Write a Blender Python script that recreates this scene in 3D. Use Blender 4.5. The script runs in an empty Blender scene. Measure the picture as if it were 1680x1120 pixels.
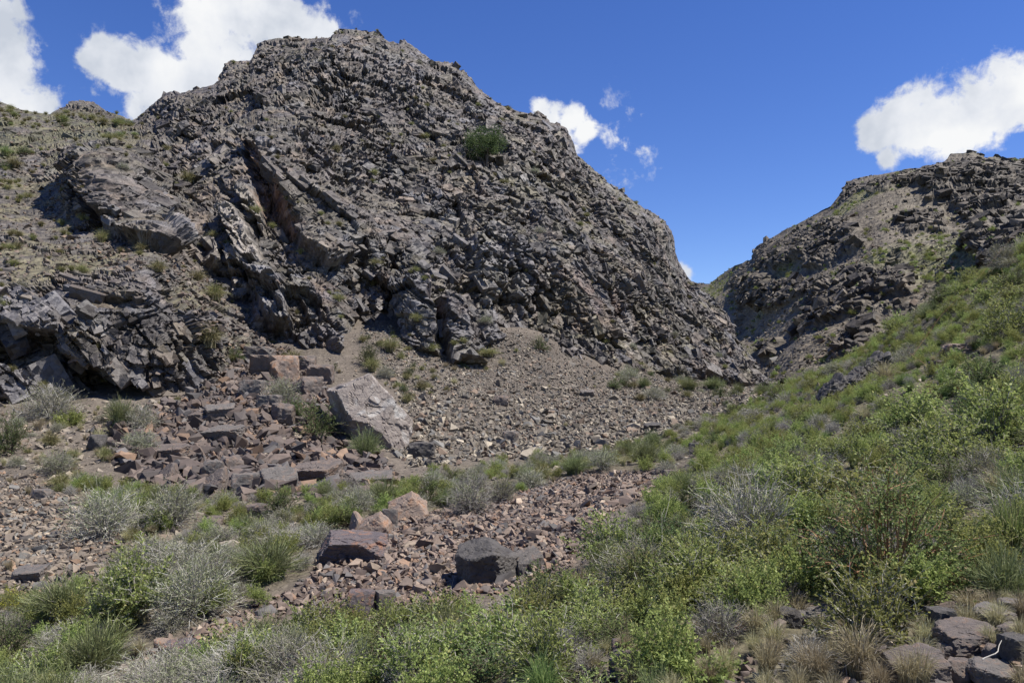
import bpy, bmesh, math, random
import numpy as np
from mathutils import Vector, Matrix

random.seed(7)
RNG = np.random.default_rng(7)
scene = bpy.context.scene
COL = scene.collection

# ------------------------------------------------------------------ camera
F = 1307.0                      # focal length in photograph pixels (28 mm on a 36 mm sensor)
CX, CY = 840.0, 560.0
PITCH = math.atan(80.0 / F)     # level line lies at y = 640 of the photograph
cam_data = bpy.data.cameras.new('camera')
cam_data.sensor_width = 36.0
cam_data.lens = 28.0
cam_data.clip_start = 0.05
cam_data.clip_end = 5000.0
cam = bpy.data.objects.new('camera', cam_data)
cam.location = (0, 0, 0)
cam.rotation_euler = (math.pi / 2 + PITCH, 0, 0)
COL.objects.link(cam)
scene.camera = cam
CP, SP = math.cos(PITCH), math.sin(PITCH)

# ------------------------------------------------------------------ exposure, sun, sky
scene.view_settings.view_transform = 'Standard'
scene.view_settings.look = 'None'
scene.view_settings.exposure = 0.84
scene.view_settings.gamma = 1.0
scene.cycles.max_bounces = 6
scene.cycles.diffuse_bounces = 3
scene.cycles.glossy_bounces = 2
scene.cycles.transmission_bounces = 3
SUN_EL, SUN_AZ = math.radians(61), math.radians(97)     # azimuth clockwise from the view axis
sun_data = bpy.data.lights.new('sun', 'SUN')
sun_data.energy = 4.6
sun_data.angle = math.radians(0.53)
sun_data.color = (1.0, 0.955, 0.89)
sun = bpy.data.objects.new('sun', sun_data)
sdir = Vector((math.cos(SUN_EL) * math.sin(SUN_AZ), math.cos(SUN_EL) * math.cos(SUN_AZ), math.sin(SUN_EL)))
sun.rotation_euler = sdir.to_track_quat('Z', 'Y').to_euler()
sun.location = (30, 20, 60)
COL.objects.link(sun)


class NT:
    """small helper to write node trees"""
    def __init__(self, tree):
        self.t = tree
        self.n = tree.nodes
        self.l = tree.links

    def new(self, kind, **kw):
        nd = self.n.new(kind)
        for k, v in kw.items():
            setattr(nd, k, v)
        return nd

    def put(self, sock, v):
        if isinstance(v, bpy.types.NodeSocket):
            self.l.new(v, sock)
        elif v is not None:
            sock.default_value = v

    def math(self, op, a, b=None, c=None, clamp=False):
        nd = self.new('ShaderNodeMath', operation=op, use_clamp=clamp)
        self.put(nd.inputs[0], a)
        if b is not None:
            self.put(nd.inputs[1], b)
        if c is not None:
            self.put(nd.inputs[2], c)
        return nd.outputs[0]

    def vmath(self, op, a, b=None, out=0):
        nd = self.new('ShaderNodeVectorMath', operation=op)
        self.put(nd.inputs[0], a)
        if b is not None:
            self.put(nd.inputs[1], b)
        return nd.outputs[out]

    def mix(self, fac, a, b, blend='MIX'):
        nd = self.new('ShaderNodeMix', data_type='RGBA', blend_type=blend)
        self.put(nd.inputs[0], fac)
        self.put(nd.inputs[6], a)
        self.put(nd.inputs[7], b)
        return nd.outputs[2]

    def ramp(self, fac, stops, interp='LINEAR'):
        nd = self.new('ShaderNodeValToRGB')
        cr = nd.color_ramp
        cr.interpolation = interp
        while len(cr.elements) < len(stops):
            cr.elements.new(0.5)
        for e, (p, c) in zip(cr.elements, stops):
            e.position = p
            e.color = c if len(c) == 4 else (*c, 1)
        self.put(nd.inputs[0], fac)
        return nd.outputs[0]

    def noise(self, vec, scale, detail=4, rough=0.55, dist=0.0):
        nd = self.new('ShaderNodeTexNoise')
        self.put(nd.inputs['Vector'], vec)
        nd.inputs['Scale'].default_value = scale
        nd.inputs['Detail'].default_value = detail
        nd.inputs['Roughness'].default_value = rough
        nd.inputs['Distortion'].default_value = dist
        return nd.outputs[0]

    def voronoi(self, vec, scale, feature='F1', out=0, rnd=1.0):
        nd = self.new('ShaderNodeTexVoronoi', feature=feature)
        self.put(nd.inputs['Vector'], vec)
        nd.inputs['Scale'].default_value = scale
        nd.inputs['Randomness'].default_value = rnd
        return nd.outputs[out]


def ray_dir(px, py):
    u = (px - CX) / F
    v = (CY - py) / F
    return np.array([u, CP - v * SP, SP + v * CP])


world = bpy.data.worlds.new('World')
scene.world = world
world.use_nodes = True
world.cycles.sampling_method = 'NONE'
wt = NT(world.node_tree)
wt.n.clear()
sky = wt.new('ShaderNodeTexSky', sky_type='NISHITA', sun_disc=False, sun_elevation=SUN_EL, sun_rotation=SUN_AZ,
             altitude=1800.0, air_density=1.0, dust_density=0.0, ozone_density=2.6)
skyc = wt.new('ShaderNodeHueSaturation')
skyc.inputs['Hue'].default_value = 0.518
skyc.inputs['Saturation'].default_value = 1.25
wt.l.new(sky.outputs[0], skyc.inputs['Color'])
wdir = wt.vmath('NORMALIZE', wt.new('ShaderNodeTexCoord').outputs['Generated'])
# cumulus clouds: (photo px, photo py, radius px); clouds out of view follow the same recipe all around
CLOUDS = [(-30, 20, 70), (5, 110, 75), (30, 160, 62), (-40, 120, 90), (-10, 60, 50),
          (185, 110, 60), (235, 130, 72), (290, 140, 90), (350, 95, 100), (420, 70, 110), (490, 60, 80), (340, 30, 90), (410, 5, 90),
          (235, 180, 52), (300, 190, 60), (530, 60, 42), (150, 100, 26),
          (900, 190, 46), (938, 196, 40), (956, 216, 34),
          (1440, 222, 42), (1490, 200, 62), (1550, 190, 80), (1620, 175, 85), (1690, 160, 90), (1640, 130, 50), (1455, 262, 30), (1760, 180, 100)]
blobs = [(ray_dir(a, b), r * .93 / F, 1.0) for a, b, r in CLOUDS]
blobs += [(ray_dir(a, b), r / F, k) for a, b, r, k in [(1005, 225, 60, .30), (1045, 245, 46, .2), (1000, 275, 36, .2), (945, 240, 40, .4), (1122, 448, 18, .3), (540, 45, 50, .4)]]
for k in range(6):
    az = math.radians(60 + 48 * k + random.uniform(-8, 8))
    el = math.radians(random.uniform(14, 40))
    for q in range(2):
        a2 = az + random.uniform(-.08, .08)
        e2 = el + random.uniform(-.03, .03)
        blobs.append((np.array([math.cos(e2) * math.sin(a2), math.cos(e2) * math.cos(a2), math.sin(e2)]), random.uniform(.04, .09), 1.0))
field = None
for d, r, a_ in blobs:
    d = d / np.linalg.norm(d)
    dist = wt.vmath('DISTANCE', wdir, tuple(d), out=1)
    f = wt.math('MULTIPLY_ADD', dist, -a_ / r, a_)
    field = f if field is None else wt.math('SMOOTH_MAX', field, f, 0.25)
cn = wt.noise(wdir, 13.0, 9, 0.62, 0.25)
cn2 = wt.noise(wdir, 46.0, 6, 0.6, 0.3)
fld = wt.math('MULTIPLY_ADD', wt.math('SUBTRACT', cn, 0.5), 1.9, wt.math('MINIMUM', field, 0.7))
fld = wt.math('MULTIPLY_ADD', wt.math('SUBTRACT', cn2, 0.5), 0.9, fld)
gate = wt.new('ShaderNodeMapRange', interpolation_type='SMOOTHSTEP')
wt.put(gate.inputs[0], wt.math('MAXIMUM', field, -0.6))
gate.inputs[1].default_value = -0.35
gate.inputs[2].default_value = 0.25
cover = wt.new('ShaderNodeMapRange', interpolation_type='SMOOTHSTEP')
wt.put(cover.inputs[0], fld)
cover.inputs[1].default_value = 0.15
cover.inputs[2].default_value = 0.52
calpha = wt.math('MULTIPLY', cover.outputs[0], gate.outputs[0])
cshade = wt.noise(wdir, 9.0, 5, 0.55, 0.1)
ccol = wt.ramp(cshade, [(0.34, (0.60, 0.65, 0.74)), (0.48, (0.82, 0.85, 0.91)), (0.60, (0.97, 0.98, 0.99))])
bg1 = wt.new('ShaderNodeBackground')
bg1.inputs['Strength'].default_value = 0.088
wt.l.new(skyc.outputs[0], bg1.inputs['Color'])
bg2 = wt.new('ShaderNodeBackground')
bg2.inputs['Strength'].default_value = 0.54
wt.l.new(ccol, bg2.inputs['Color'])
ms = wt.new('ShaderNodeMixShader')
wt.put(ms.inputs[0], calpha)
wt.l.new(bg1.outputs[0], ms.inputs[1])
wt.l.new(bg2.outputs[0], ms.inputs[2])
wo = wt.new('ShaderNodeOutputWorld')
wt.l.new(ms.outputs[0], wo.inputs[0])

# ------------------------------------------------------------------ numeric helpers
def P(px, py, d):
    """point on the ray through a photograph pixel, d metres forward"""
    r = ray_dir(px, py)
    return r * (d / r[1])


def Pv(px, py, d):
    u = (px - CX) / F
    v = (CY - py) / F
    y = CP - v * SP
    s = d / y
    return np.stack([u * s, d + 0 * u, (SP + v * CP) * s], -1)


def proj(p):
    fw = p[..., 1] * CP + p[..., 2] * SP
    up = -p[..., 1] * SP + p[..., 2] * CP
    fw = np.where(fw < 0.2, 0.2, fw)
    return CX + F * p[..., 0] / fw, CY - F * up / fw


def h32(ix, iy, iz, seed):
    h = (ix.astype(np.uint32) * np.uint32(374761393) + iy.astype(np.uint32) * np.uint32(668265263)
         + iz.astype(np.uint32) * np.uint32(2246822519) + np.uint32((seed * 3266489917) & 0xffffffff))
    h = (h ^ (h >> np.uint32(13))) * np.uint32(1274126177)
    h = (h ^ (h >> np.uint32(15))) * np.uint32(2654435761)
    return h ^ (h >> np.uint32(16))


def r01(h, k=0):
    if k:
        h = (h ^ np.uint32(k * 0x9E3779B9 & 0xffffffff)) * np.uint32(2246822519)
        h = (h ^ (h >> np.uint32(13))) * np.uint32(3266489917)
        h = h ^ (h >> np.uint32(16))
    return (h >> np.uint32(8)).astype(np.float32) * np.float32(1.0 / 16777216.0)


def vnoise(p, seed=0):
    p = p.astype(np.float32)
    i = np.floor(p).astype(np.int32)
    f = p - i
    w = f * f * f * (f * (f * 6 - 15) + 10)
    out = 0
    for dx in (0, 1):
        wx = w[..., 0] if dx else 1 - w[..., 0]
        for dy in (0, 1):
            wy = w[..., 1] if dy else 1 - w[..., 1]
            for dz in (0, 1):
                wz = w[..., 2] if dz else 1 - w[..., 2]
                out = out + wx * wy * wz * r01(h32(i[..., 0] + dx, i[..., 1] + dy, i[..., 2] + dz, seed))
    return out


def fbm(p, octv=4, seed=0, gain=0.5):
    a, s, t = 1.0, 0.0, 0.0
    for o in range(octv):
        s = s + a * vnoise(p * (2.03 ** o) + 17.3 * o, seed + o)
        t += a
        a *= gain
    return s / t


def voro(p, seed=0):
    """nearest cell: hash, offset from its centre, border distance"""
    p = p.astype(np.float32)
    base = np.floor(p - 0.5).astype(np.int32)
    best = np.full(p.shape[:-1], 1e9, np.float32)
    second = best.copy()
    bh = np.zeros(p.shape[:-1], np.uint32)
    bo = np.zeros_like(p)
    for dx in (0, 1):
        for dy in (0, 1):
            for dz in (0, 1):
                cx, cy, cz = base[..., 0] + dx, base[..., 1] + dy, base[..., 2] + dz
                h = h32(cx, cy, cz, seed)
                o = np.stack([p[..., 0] - (cx + .5 + .86 * (r01(h, 1) - .5)), p[..., 1] - (cy + .5 + .86 * (r01(h, 2) - .5)),
                              p[..., 2] - (cz + .5 + .86 * (r01(h, 3) - .5))], -1)
                d = (o * o).sum(-1)
                m = d < best
                second = np.where(m, best, np.minimum(second, d))
                best = np.where(m, d, best)
                bh = np.where(m, h, bh)
                bo = np.where(m[..., None], o, bo)
    return bh, bo, np.sqrt(second) - np.sqrt(best)


def facets(p, seed, tilt=1.0, step=1.0):
    """piecewise planar relief in about -1..1: every cell is a block with its own height and tilt"""
    h, o, e = voro(p, seed)
    g = np.stack([r01(h, 5) - .5, r01(h, 6) - .5, r01(h, 7) - .5], -1)
    return (r01(h, 4) - .5) * step + tilt * 2.0 * (g * o).sum(-1), h, e


def in_poly(px, py, poly):
    poly = np.asarray(poly, float)
    x0, y0 = poly[:, 0], poly[:, 1]
    x1, y1 = np.roll(x0, -1), np.roll(y0, -1)
    c = np.zeros(np.shape(px), bool)
    for a, b, cc, d in zip(x0, y0, x1, y1):
        if b == d:
            continue
        c ^= ((b > py) != (d > py)) & (px < (cc - a) * (py - b) / (d - b) + a)
    return c


def poly_sd(px, py, poly):
    """distance to the outline, positive inside"""
    poly = np.asarray(poly, float)
    best = np.full(np.shape(px), 1e9)
    n = len(poly)
    for i in range(n):
        a, b = poly[i], poly[(i + 1) % n]
        ab = b - a
        t = np.clip(((px - a[0]) * ab[0] + (py - a[1]) * ab[1]) / max((ab ** 2).sum(), 1e-9), 0, 1)
        best = np.minimum(best, np.hypot(px - a[0] - t * ab[0], py - a[1] - t * ab[1]))
    return np.where(in_poly(px, py, poly), best, -best)


def smooth(a, b, x):
    t = np.clip((x - a) / (b - a), 0, 1)
    return t * t * (3 - 2 * t)


class TPS:
    def __init__(self, pts, vals, reg=1e-4):
        self.c = np.asarray(pts, float)
        n = len(self.c)
        K = self.k(self.c) + reg * np.eye(n)
        A = np.zeros((n + 3, n + 3))
        A[:n, :n] = K
        A[:n, n] = 1
        A[:n, n + 1:] = self.c
        A[n, :n] = 1
        A[n + 1:, :n] = self.c.T
        self.w = np.linalg.solve(A, np.concatenate([vals, np.zeros(3)]))

    def k(self, q):
        d2 = ((q[:, None, :] - self.c[None]) ** 2).sum(-1)
        return 0.5 * d2 * np.log(d2 + 1e-12)

    def __call__(self, q):
        q = np.asarray(q, float)
        sh = q.shape[:-1]
        q = q.reshape(-1, 2)
        out = np.empty(len(q))
        n = len(self.c)
        for i in range(0, len(q), 40000):
            b = q[i:i + 40000]
            out[i:i + 40000] = self.k(b) @ self.w[:n] + self.w[n] + b @ self.w[n + 1:]
        return out.reshape(sh)


def mesh_from(name, verts, faces, col=None, tone=None, smooth_shade=False):
    """faces: (n,3) or (n,4) int array"""
    me = bpy.data.meshes.new(name)
    verts = np.ascontiguousarray(verts, np.float32).reshape(-1, 3)
    faces = np.ascontiguousarray(faces, np.int32)
    k = faces.shape[1]
    me.vertices.add(len(verts))
    me.vertices.foreach_set('co', verts.ravel())
    me.loops.add(faces.size)
    me.loops.foreach_set('vertex_index', faces.ravel())
    me.polygons.add(len(faces))
    me.polygons.foreach_set('loop_start', np.arange(len(faces), dtype=np.int32) * k)
    if smooth_shade:
        me.polygons.foreach_set('use_smooth', np.ones(len(faces), bool))
    else:
        me.polygons.foreach_set('use_smooth', np.zeros(len(faces), bool))
    me.update(calc_edges=True)
    if col is not None:
        a = me.attributes.new('Col', 'FLOAT_COLOR', 'POINT')
        c4 = np.ones((len(verts), 4), np.float32)
        c4[:, :3] = col
        a.data.foreach_set('color', c4.ravel())
    if tone is not None:
        a = me.attributes.new('tone', 'FLOAT', 'POINT')
        a.data.foreach_set('value', np.ascontiguousarray(tone, np.float32))
    return me


def grid_faces(nr, nc):
    i = np.arange(nr * nc, dtype=np.int32).reshape(nr, nc)
    return np.stack([i[:-1, :-1], i[:-1, 1:], i[1:, 1:], i[1:, :-1]], -1).reshape(-1, 4)


def grid_normals(V):
    du = np.gradient(V, axis=1)
    dv = np.gradient(V, axis=0)
    n = np.cross(du, dv)
    return n / (np.linalg.norm(n, axis=-1, keepdims=True) + 1e-9)


def link(name, me, mat=None, parent=None, label=None, cat=None, group=None, kind=None):
    o = bpy.data.objects.new(name, me)
    COL.objects.link(o)
    if mat is not None and me is not None and len(me.materials) == 0:
        me.materials.append(mat)
    o.parent = parent
    tag(o, label, cat, group, kind)
    return o


def tag(o, label=None, cat=None, group=None, kind=None):
    for k, v in (('label', label), ('category', cat), ('group', group), ('kind', kind)):
        if v:
            o[k] = v


# ------------------------------------------------------------------ materials
def mat_rock(name, rough=0.55, spec=0.5, fine=9.0, bump=0.6, crack=2.6, dist=0.25):
    """colour from the mesh attribute Col, grain, hairline cracks and fine relief from nodes"""
    m = bpy.data.materials.new(name)
    m.use_nodes = True
    t = NT(m.node_tree)
    b = t.n['Principled BSDF']
    pos = t.new('ShaderNodeNewGeometry').outputs['Position']
    col = t.new('ShaderNodeAttribute', attribute_name='Col').outputs['Color']
    n1 = t.noise(pos, fine, 5, 0.65)
    n2 = t.noise(pos, fine * 0.23, 4, 0.6)
    g = t.math('MULTIPLY_ADD', n1, 1.5, 0.25)
    g2 = t.math('MULTIPLY_ADD', n2, 1.1, 0.45)
    c = t.mix(1.0, col, t.math('MULTIPLY', g, g2), 'MULTIPLY')
    t.put(b.inputs['Base Color'], c)
    rr = t.math('MULTIPLY_ADD', n2, 0.35, rough - 0.17)
    t.put(b.inputs['Roughness'], rr)
    b.inputs['Specular IOR Level'].default_value = spec
    vo = t.new('ShaderNodeTexVoronoi')
    t.put(vo.inputs['Vector'], pos)
    vo.inputs['Scale'].default_value = crack
    off = t.vmath('SUBTRACT', pos, vo.outputs['Position'])
    grd = t.vmath('SUBTRACT', vo.outputs['Color'], (.5, .5, .5))
    e = t.vmath('DOT_PRODUCT', off, grd, out=1)
    nb = t.noise(pos, fine, 2, 0.6)
    hgt = t.math('MULTIPLY_ADD', e, 1.9 * crack, t.math('MULTIPLY', nb, 0.35))
    bp = t.new('ShaderNodeBump')
    bp.inputs['Strength'].default_value = bump
    bp.inputs['Distance'].default_value = dist
    t.put(bp.inputs['Height'], hgt)
    t.l.new(bp.outputs[0], b.inputs['Normal'])
    return m


MAT_CLIFF = mat_rock('varnished_cliff_rock', rough=0.66, spec=0.36, fine=5.0, bump=0.9, crack=3.6, dist=0.2)
MAT_FAR = mat_rock('far_mountain_rock', rough=0.75, spec=0.3, fine=2.2, bump=0.8, crack=1.6, dist=0.2)
MAT_GROUND = mat_rock('gravelly_ground', rough=0.9, spec=0.15, fine=22.0, bump=0.7, crack=14.0, dist=0.05)


def lerp(a, b, f):
    return a + (b - a) * f[..., None]


def C3(*v):
    return np.array(v, np.float32)


# ------------------------------------------------------------------ the main mountain (left and centre)
SKYL = np.array([(-520, 120), (-420, 140), (-200, 150), (-60, 150), (0, 166), (40, 180), (80, 187), (100, 175), (115, 165), (150, 167), (175, 182), (216, 195), (224, 190),
                 (235, 180), (258, 165), (275, 155), (300, 148), (340, 140), (355, 130), (368, 103), (380, 98), (412, 97), (418, 80), (432, 68),
                 (460, 64), (500, 62), (540, 58), (548, 48), (575, 46), (622, 47), (640, 64), (665, 66), (680, 78), (700, 95), (712, 110), (722, 107),
                 (735, 107), (755, 118), (765, 122), (780, 140), (800, 155), (850, 180), (885, 187), (905, 200), (915, 203), (930, 212), (938, 230),
                 (945, 248), (965, 265), (985, 285), (1010, 305), (1040, 330), (1055, 340), (1075, 350), (1090, 362), (1099, 378), (1103, 396),
                 (1107, 415), (1115, 435), (1125, 455), (1145, 475), (1165, 490), (1185, 508), (1197, 520), (1203, 545), (1215, 565), (1240, 590),
                 (1255, 615), (1270, 637), (1290, 655), (1330, 680)], float)
FOOT = np.array([(-520, 740), (-420, 730), (-200, 715), (0, 692), (120, 672), (240, 657), (330, 635), (380, 610), (430, 577), (500, 600), (560, 592), (605, 550),
                 (640, 545), (690, 592), (745, 597), (770, 575), (840, 560), (900, 582), (960, 612), (1000, 622), (1050, 612), (1100, 606),
                 (1150, 604), (1200, 618), (1275, 645), (1330, 690)], float)
MD = np.array([  # px, py, metres forward
    (-520, 740, 22), (-420, 730, 23), (-200, 715, 25), (0, 692, 27.5), (120, 672, 29.5), (240, 657, 30), (330, 635, 32), (380, 600, 35), (430, 577, 37), (500, 600, 37), (560, 592, 38.5), (605, 550, 42),
    (690, 592, 41), (745, 597, 41), (840, 560, 45), (900, 582, 45), (1000, 622, 47), (1100, 606, 52), (1200, 618, 58), (1275, 645, 63), (1330, 690, 66),
    (-520, 120, 64), (-420, 140, 66), (-200, 150, 70), (0, 166, 74), (115, 165, 78), (216, 193, 75), (275, 155, 70), (355, 130, 70), (420, 80, 72), (500, 62, 73),
    (590, 45, 75), (680, 78, 74), (770, 125, 72), (850, 180, 71), (930, 212, 70), (1000, 300, 70), (1090, 362, 69), (1100, 395, 68),
    (1145, 475, 68), (1203, 545, 67), (1240, 590, 66),
    (200, 505, 31.4), (200, 600, 30.4), (100, 450, 33), (250, 442, 34.5), (60, 560, 29.5), (30, 480, 31.5), (310, 530, 33),
    (100, 400, 39), (200, 385, 41), (170, 290, 46), (60, 300, 52), (120, 220, 64), (200, 225, 62), (20, 230, 60), (240, 350, 43.5), (20, 380, 40), (-200, 400, 38), (-420, 400, 36), (-200, 560, 28),
    (350, 490, 38.5), (330, 440, 41.5), (420, 540, 38), (400, 400, 44), (390, 300, 48), (440, 250, 51), (470, 350, 46), (520, 450, 42.5),
    (560, 540, 40), (640, 450, 45), (640, 300, 54), (600, 200, 61), (560, 110, 67.5), (700, 500, 43), (700, 400, 47.5), (760, 350, 52),
    (790, 250, 59), (850, 300, 57), (850, 450, 48.5), (930, 400, 53), (950, 520, 49), (1030, 450, 57), (1050, 550, 53), (1130, 540, 60),
    (900, 240, 65), (720, 180, 65), (450, 140, 67), (330, 220, 59), (280, 300, 51)], float)
mtps = TPS(MD[:, :2] / 100, MD[:, 2], 1e-3)

M_STEP = 1.9
M_PX = np.arange(-330, 1300, M_STEP)
M_NR = 330
M_BK = 22
mt_ = np.linspace(0, 1, M_NR)
sky_py = np.interp(M_PX, SKYL[:, 0], SKYL[:, 1])
foot_py = np.interp(M_PX, FOOT[:, 0], FOOT[:, 1])
bot_py = foot_py + 60
gx = np.repeat(M_PX[None], M_NR, 0)
gy = bot_py[None] + (sky_py - bot_py)[None] * mt_[:, None]
fy = np.minimum(gy, foot_py[None])
dep = mtps(np.stack([gx, fy], -1) / 100)
dep += np.clip(gy - foot_py[None], 0, None) * 0.012          # plunges below the ground
toc = np.clip(1 - (gy - sky_py[None]) / 34.0, 0, 1)           # the crest turns over
dep += toc ** 2 * 4.0
V = Pv(gx, gy, dep)
# rows beyond the crest: a back slope
back = []
last = V[-1].copy()
outw = np.stack([smooth(700, 1250, M_PX) * 0.2, np.ones_like(M_PX), 0 * M_PX], -1)
for k in range(1, M_BK + 1):
    s = 0.35 * k ** 1.5
    q = last + outw * s
    q[:, 2] -= 0.10 * s + 0.016 * s * s
    back.append(q)
V = np.concatenate([V, np.array(back)], 0)
NRA = M_NR + M_BK
PXg, PYg = proj(V)
# broad buttresses and gullies
N0 = grid_normals(V)
N0 = np.where((N0[..., 1:2] > 0) & (N0[..., 2:3] < 0), -N0, N0)
if N0[M_NR // 2, 400, 1] > 0:
    N0 = -N0
w1 = fbm(V * 0.16, 3, 11)
warp = np.stack([fbm(V * 0.21, 3, 21) - .5, fbm(V * 0.21, 3, 31) - .5, fbm(V * 0.21, 3, 41) - .5], -1)
# bedding frame: beds plunge steeply down to the right
A = math.radians(57)
e_d = np.array([math.cos(A), 0.15, -math.sin(A)])
e_d /= np.linalg.norm(e_d)
e_n = np.array([math.sin(A), 0.25, math.cos(A)])
e_n -= e_d * (e_n @ e_d)
e_n /= np.linalg.norm(e_n)
e_s = np.cross(e_d, e_n)


def bed(Vw, along, across, thick, rot=0.0):
    return np.stack([Vw @ e_d / along, Vw @ e_s / across, Vw @ e_n / thick], -1)


VW = V + warp * 2.6
f1, h1, ed1 = facets(bed(VW, 9.0, 5.0, 4.2), 101, .8, .8)
f2, h2, ed2 = facets(bed(VW + 5, 3.4, 2.0, 1.5), 202, 1.0, .7)
f3, h3, ed3 = facets(V / np.array([.62, .62, .8]) + warp * 1.2, 303, 1.2, 1.0)
f4, h4, ed4 = facets(V / .29 + warp * 2, 404, 1.2, 1.0)
# zones: grassy upper left ridge and debris chutes are smoother than the cliff
SOFT = [((-520, 100), (216, 188), (235, 235), (215, 260), (120, 268), (30, 300), (-520, 330)),
        ((0, 290), (110, 290), (120, 400), (60, 430), (0, 440), (-200, 430), (-200, 300)),
        ((-120, 430), (40, 425), (110, 385), (190, 395), (285, 415), (335, 445), (250, 452), (150, 440), (60, 462), (-120, 470)),
        ((225, 412), (300, 418), (348, 470), (338, 525), (300, 512), (262, 462)),
        ((300, 440), (345, 455), (400, 520), (470, 570), (560, 600), (540, 660), (330, 660), (335, 560))]
soft = np.zeros_like(gx)
soft = np.zeros(V.shape[:2])
for k, pl in enumerate(SOFT):
    soft = np.maximum(soft, smooth(-8, 14, poly_sd(PXg, PYg, pl)) * (0.62 if k == 0 else 0.85))
soft[M_NR:] = soft[M_NR - 1][None]
amp = 1 - 0.86 * soft
# long steep beds: every bed is a slab with its own step, cut by cross joints
def beds(Vw, thick, length, seed):
    s_ = Vw @ e_n / thick + 1.1 * (fbm(Vw * .12, 2, seed + 5) - .5)
    i_ = np.floor(s_)
    fr = s_ - i_
    ii = i_.astype(np.int32)
    l_ = Vw @ e_d / length + 7.3 * r01(h32(ii, 0 * ii, 0 * ii, seed + 1))
    j_ = np.floor(l_).astype(np.int32)
    hh_ = h32(ii, j_, 0 * ii, seed)
    lf = l_ - np.floor(l_)
    gap = np.minimum(np.minimum(fr, 1 - fr) * thick, np.minimum(lf, 1 - lf) * length)
    return (r01(hh_) - .5) * 2 + (fr - .5) * (r01(hh_, 2) - .3) * 1.2, hh_, gap


fl = 1.1 - .4 * smooth(.6, .9, np.abs(N0[..., 2]))                # gentler ground keeps less relief
VB = V + warp * .9
b1, hb1, gp1 = beds(VB, 2.3, 9.0, 611)
b2, hb2, gp2 = beds(VB, .85, 3.2, 622)
bz = amp * (.22 + .7 * smooth(230, 420, PXg) * (1 - smooth(640, 880, PXg))) * smooth(120, 260, PYg) * (1 - .8 * smooth(.5, .8, np.abs(N0[..., 2])))
rgh = (.25 + .55 * r01(h1, 31) + .55 * r01(hb1, 32)) * (.8 + .4 * smooth(.4, .6, fbm(V * .2, 2, 33))) * fl   # some faces broad and clean, others shattered
fine = amp * (0.19 * f2 + 0.13 * f3 + 0.075 * f4) * rgh
disp = (w1 - .5) * 1.8 * amp + amp * 0.62 * f1 + fine
disp += bz * (.52 * b1 + .20 * b2 - .45 * (gp1 < .09) - .14 * (gp2 < .06))
# deep joints between blocks
disp -= amp * rgh * (0.34 * (ed1 < .025) + 0.22 * (ed2 < .045) + 0.10 * (ed3 < .07))
# blocks that have fallen out leave dark sockets
disp -= amp * rgh * (0.55 * (r01(h2, 21) < .06) + 0.34 * (r01(h3, 22) < .11) + .19 * (r01(h4, 23) < .18))
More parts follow.
